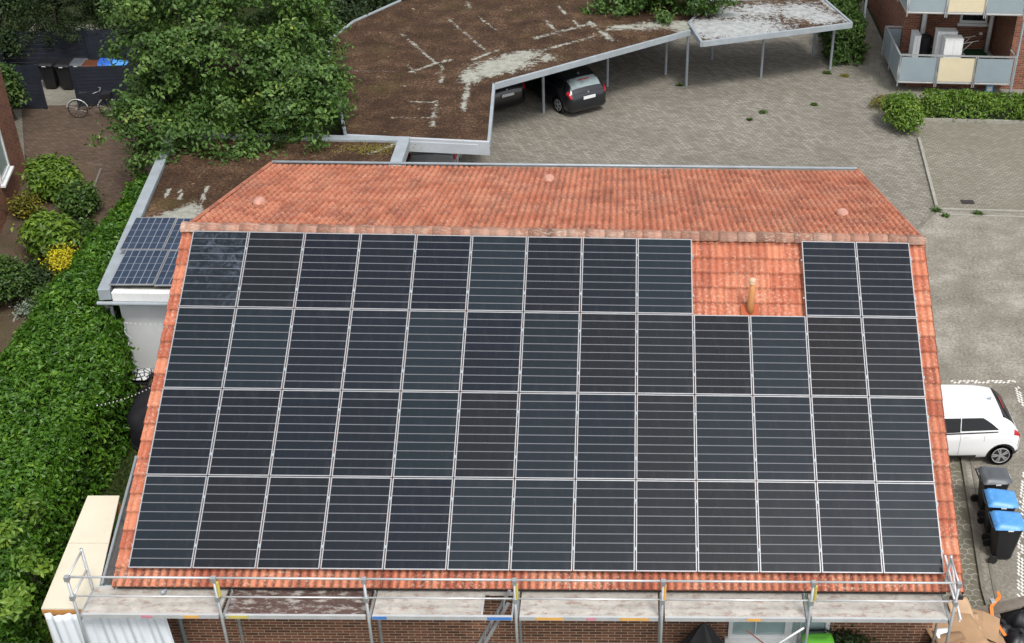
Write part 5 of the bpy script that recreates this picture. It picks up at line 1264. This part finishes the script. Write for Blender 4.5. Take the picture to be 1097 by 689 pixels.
tree('dark_tree', 'dark tree beyond the upper left corner of the mossy carport', 'tree', (-1.6, 28.2, 0), plobes([(398, -6, 27.0, 16), (385, -18, 27.6, 26), (415, -16, 28, 18)], 27), 220, 40, .25, .14, M['dark_leaf'], .2, G)
tree('overhanging_tree', 'leafy tree overhanging the far edge of the carports', 'tree', (10.3, 30.6, 0), puffs(plobes([(668, 2, 26.0, 24), (705, 4, 25.4, 27), (742, 0, 25.6, 26), (766, 8, 25.4, 14), (648, 4, 25.9, 15), (705, -40, 27.5, 50)], 27), 150, .3, .6, 3), 620, 40, .15, .16, M['tree_leaf'], .22)
# screen of ivy and shrubs round the back boundary
hedge('boundary_hedge', 'dark boundary hedge far behind the carports and trees', [(-22, 31), (19, 33.5), (19, 36), (-22, 35)], 3.0, 60, .30, 'dark_leaf', (0, 33, 0), sides=1)
hedge('ivy_hedge', 'dark ivy hedge closing the right end of the white roofed carport', [(17.45, 26.2), (18.75, 26.35), (19.15, 32.5), (18.0, 32.5)], 1.75, 420, .14, 'mid_leaf', (18.3, 29, 0), sides=1)
hedge('box_hedge', 'low bright green box hedge in front of the apartment building', [(20.42, 20.95), (27, 20.75), (27, 21.85), (20.55, 22.0)], .85, 620, .12, 'bright_leaf', (23.5, 21, 0), bump=.10)
shrub('round_shrub', 'round bright green shrub at the left end of the low box hedge', 'shrub', (19.35, 20.1, 0), [(19.35, 20.1, .6, .56, .62, .62), (19.2, 20.5, .55, .42, .42, .5), (19.5, 19.7, .42, .38, .40, .42)], 260, 26, .13, .12, M['bright_leaf'])
shrub('low_plant', 'low olive plant at the edge of the courtyard beside the round shrub', 'plant', (19.0, 22.0, 0), [(19.05, 22.0, .14, .45, .55, .2)], 40, 16, .12, .10, M['olive_leaf'])
# left garden
def bush(u, v, zc, r, label, mat, name='garden_shrub', n=170, leaf=.14, cat='shrub', per=26):
    c = px(u, v + 9, zc); L = [(c[0], c[1], zc, r, r, zc * 1.05)]; r2 = np.random.default_rng(int(u * 7 + v))
    for i in range(4): a = r2.uniform(0, 6.28); L.append((c[0] + r * .6 * math.cos(a), c[1] + r * .6 * math.sin(a), zc * r2.uniform(.7, 1.25), r * .5, r * .5, zc * .6))
    return shrub(name, label, cat, (c[0], c[1], 0), L, n, per, .16, leaf, M[mat])
bush(56, 184, .60, .56, 'broad green shrub beside the brick path, nearest the neighbour house', 'bright_leaf', n=260, leaf=.17)
bush(86, 208, .5, .34, 'dark green shrub at the bend of the brown brick path', 'mid_leaf', n=180, leaf=.14)
bush(26, 213, .28, .24, 'small olive yellow shrub beside the neighbour house wall', 'olive_leaf', n=80, leaf=.11)
bush(52, 246, .6, .44, 'bright green large leaved shrub behind the yellow bush', 'bright_leaf', n=200, leaf=.20)
bush(70, 276, .42, .30, 'small round bush with bright yellow leaves', 'yellow_leaf', 'yellow_bush', n=110, leaf=.09, per=30)
bush(40, 288, .34, .28, 'dark low shrub below the bright green large leaved one', 'dark_leaf', n=150, leaf=.11)
bush(4, 296, .7, .42, 'dense dark green shrub at the left frame edge', 'mid_leaf', n=260, leaf=.12)
bush(52, 312, .25, .40, 'low sprawling plant at the border of the left garden bed', 'mid_leaf', 'low_plant', n=70, leaf=.12, cat='plant')
bush(36, 322, .14, .16, 'pale silvery rosette plant at the border stones', 'silver_leaf', 'silver_plant', n=24, leaf=.10, cat='plant') if 'silver_leaf' in M else None
bush(88, 238, .15, .28, 'low green ground plant below the dark shrub at the path', 'mid_leaf', 'low_plant', n=60, leaf=.11, cat='plant')
bush(7, 92, 1.0, .34, 'light green climber between neighbour house and bin store fence', 'mid_leaf', 'climbing_shrub', n=150, leaf=.16)
bush(975, 677, .2, .3, 'dark low plant at the wall foot beside the cardboard boxes', 'mid_leaf', 'low_plant', n=60, leaf=.09, cat='plant')
bush(905, 690, .45, .4, 'dark potted plant at the wall right of the green lidded bin', 'dark_leaf', 'low_plant', n=90, leaf=.1, cat='plant')
# weeds in the paving
for (u, v, r, lb) in ((728, 92, .16, 'weed tuft at the foot of the middle carport post'), (817, 121, .20, 'round weed tuft in the middle of the courtyard paving'), (872, 113, .18, 'pale weed tuft in the paving towards the ivy hedge'),
                      (803, 129, .16, 'faint weed tuft left of the round one in the courtyard'), (886, 79, .25, 'weeds around the last post of the white carport'), (1003, 226, .26, 'weed at the corner of the parking bay kerb'),
                      (1013, 232, .18, 'small weed just outside the parking bay corner'), (1048, 230, .22, 'weed along the kerb below the drain cover'), (905, 82, .22, 'dry grass tuft below the ivy hedge')):
    g = px(u, v, 0); n = int(1200 * r); P = np.stack([g[0] + rng.normal(0, r * .34, n), g[1] + rng.normal(0, r * .28, n), .02 + np.abs(rng.normal(0, .035, n))], 1)
    o = leaves('weed', P, unit(rng.normal(size=(n, 3)) * .5 + [0, 0, 1]), rng.uniform(.04, .09, n), rng.normal(.5, .2, n), M['mid_leaf'] if 'dry' not in lb else M['olive_leaf'], None, (g[0], g[1], .01))
    tag(o, lb, 'weed', 'weeds in the courtyard paving')
# grass blades of the lawn strip
n = 9000; P = np.stack([rng.uniform(-3.0, -.3, n), rng.uniform(-3.4, 2.2, n), rng.uniform(.02, .07, n)], 1); N_ = unit(rng.normal(size=(n, 3)) * [1, 1, .3])
o = leaves('grass', P, N_, rng.uniform(.06, .12, n), rng.normal(.4, .2, n), leaf_mat('grass_blade', [(0, (.022, .045, .008)), (1, (.075, .12, .02))], .6), None, (-1.6, 0, 0), asp=.12); tag(o, 'short dark grass of the strip between hedge and gable', 'grass', kind='stuff')
g = px(398, 159, 2.66); n = 900; P = np.stack([g[0] + rng.normal(0, .55, n), g[1] + rng.normal(0, .22, n), 2.655 + rng.uniform(0, .02, n)], 1)
o = leaves('moss', P, unit(rng.normal(size=(n, 3)) * .3 + [0, 0, 1]), rng.uniform(.03, .07, n), rng.normal(.5, .2, n), leaf_mat('yellow_moss', [(0, (.12, .10, .02)), (1, (.26, .22, .05))], .8, .05), None, (g[0], g[1], 2.65)); tag(o, 'yellowish moss patch on the annex flat roof', 'moss', kind='stuff')
# fallen leaves and litter on the paving under the trees
n = 420; P = np.stack([rng.uniform(-9.5, -6.8, n), rng.uniform(10, 19, n), np.full(n, .022)], 1)
o = leaves('leaf_litter', P, unit(rng.normal(size=(n, 3)) * .12 + [0, 0, 1]), rng.uniform(.04, .09, n), rng.random(n), leaf_mat('dry_leaf', [(0, (.10, .055, .02)), (1, (.26, .17, .06))], .8, .05), None, (-8, 14, 0)); tag(o, 'fallen leaves scattered on the brown brick path', 'leaves', kind='stuff')

sc.render.engine = 'CYCLES'
bpy.context.view_layer.update()
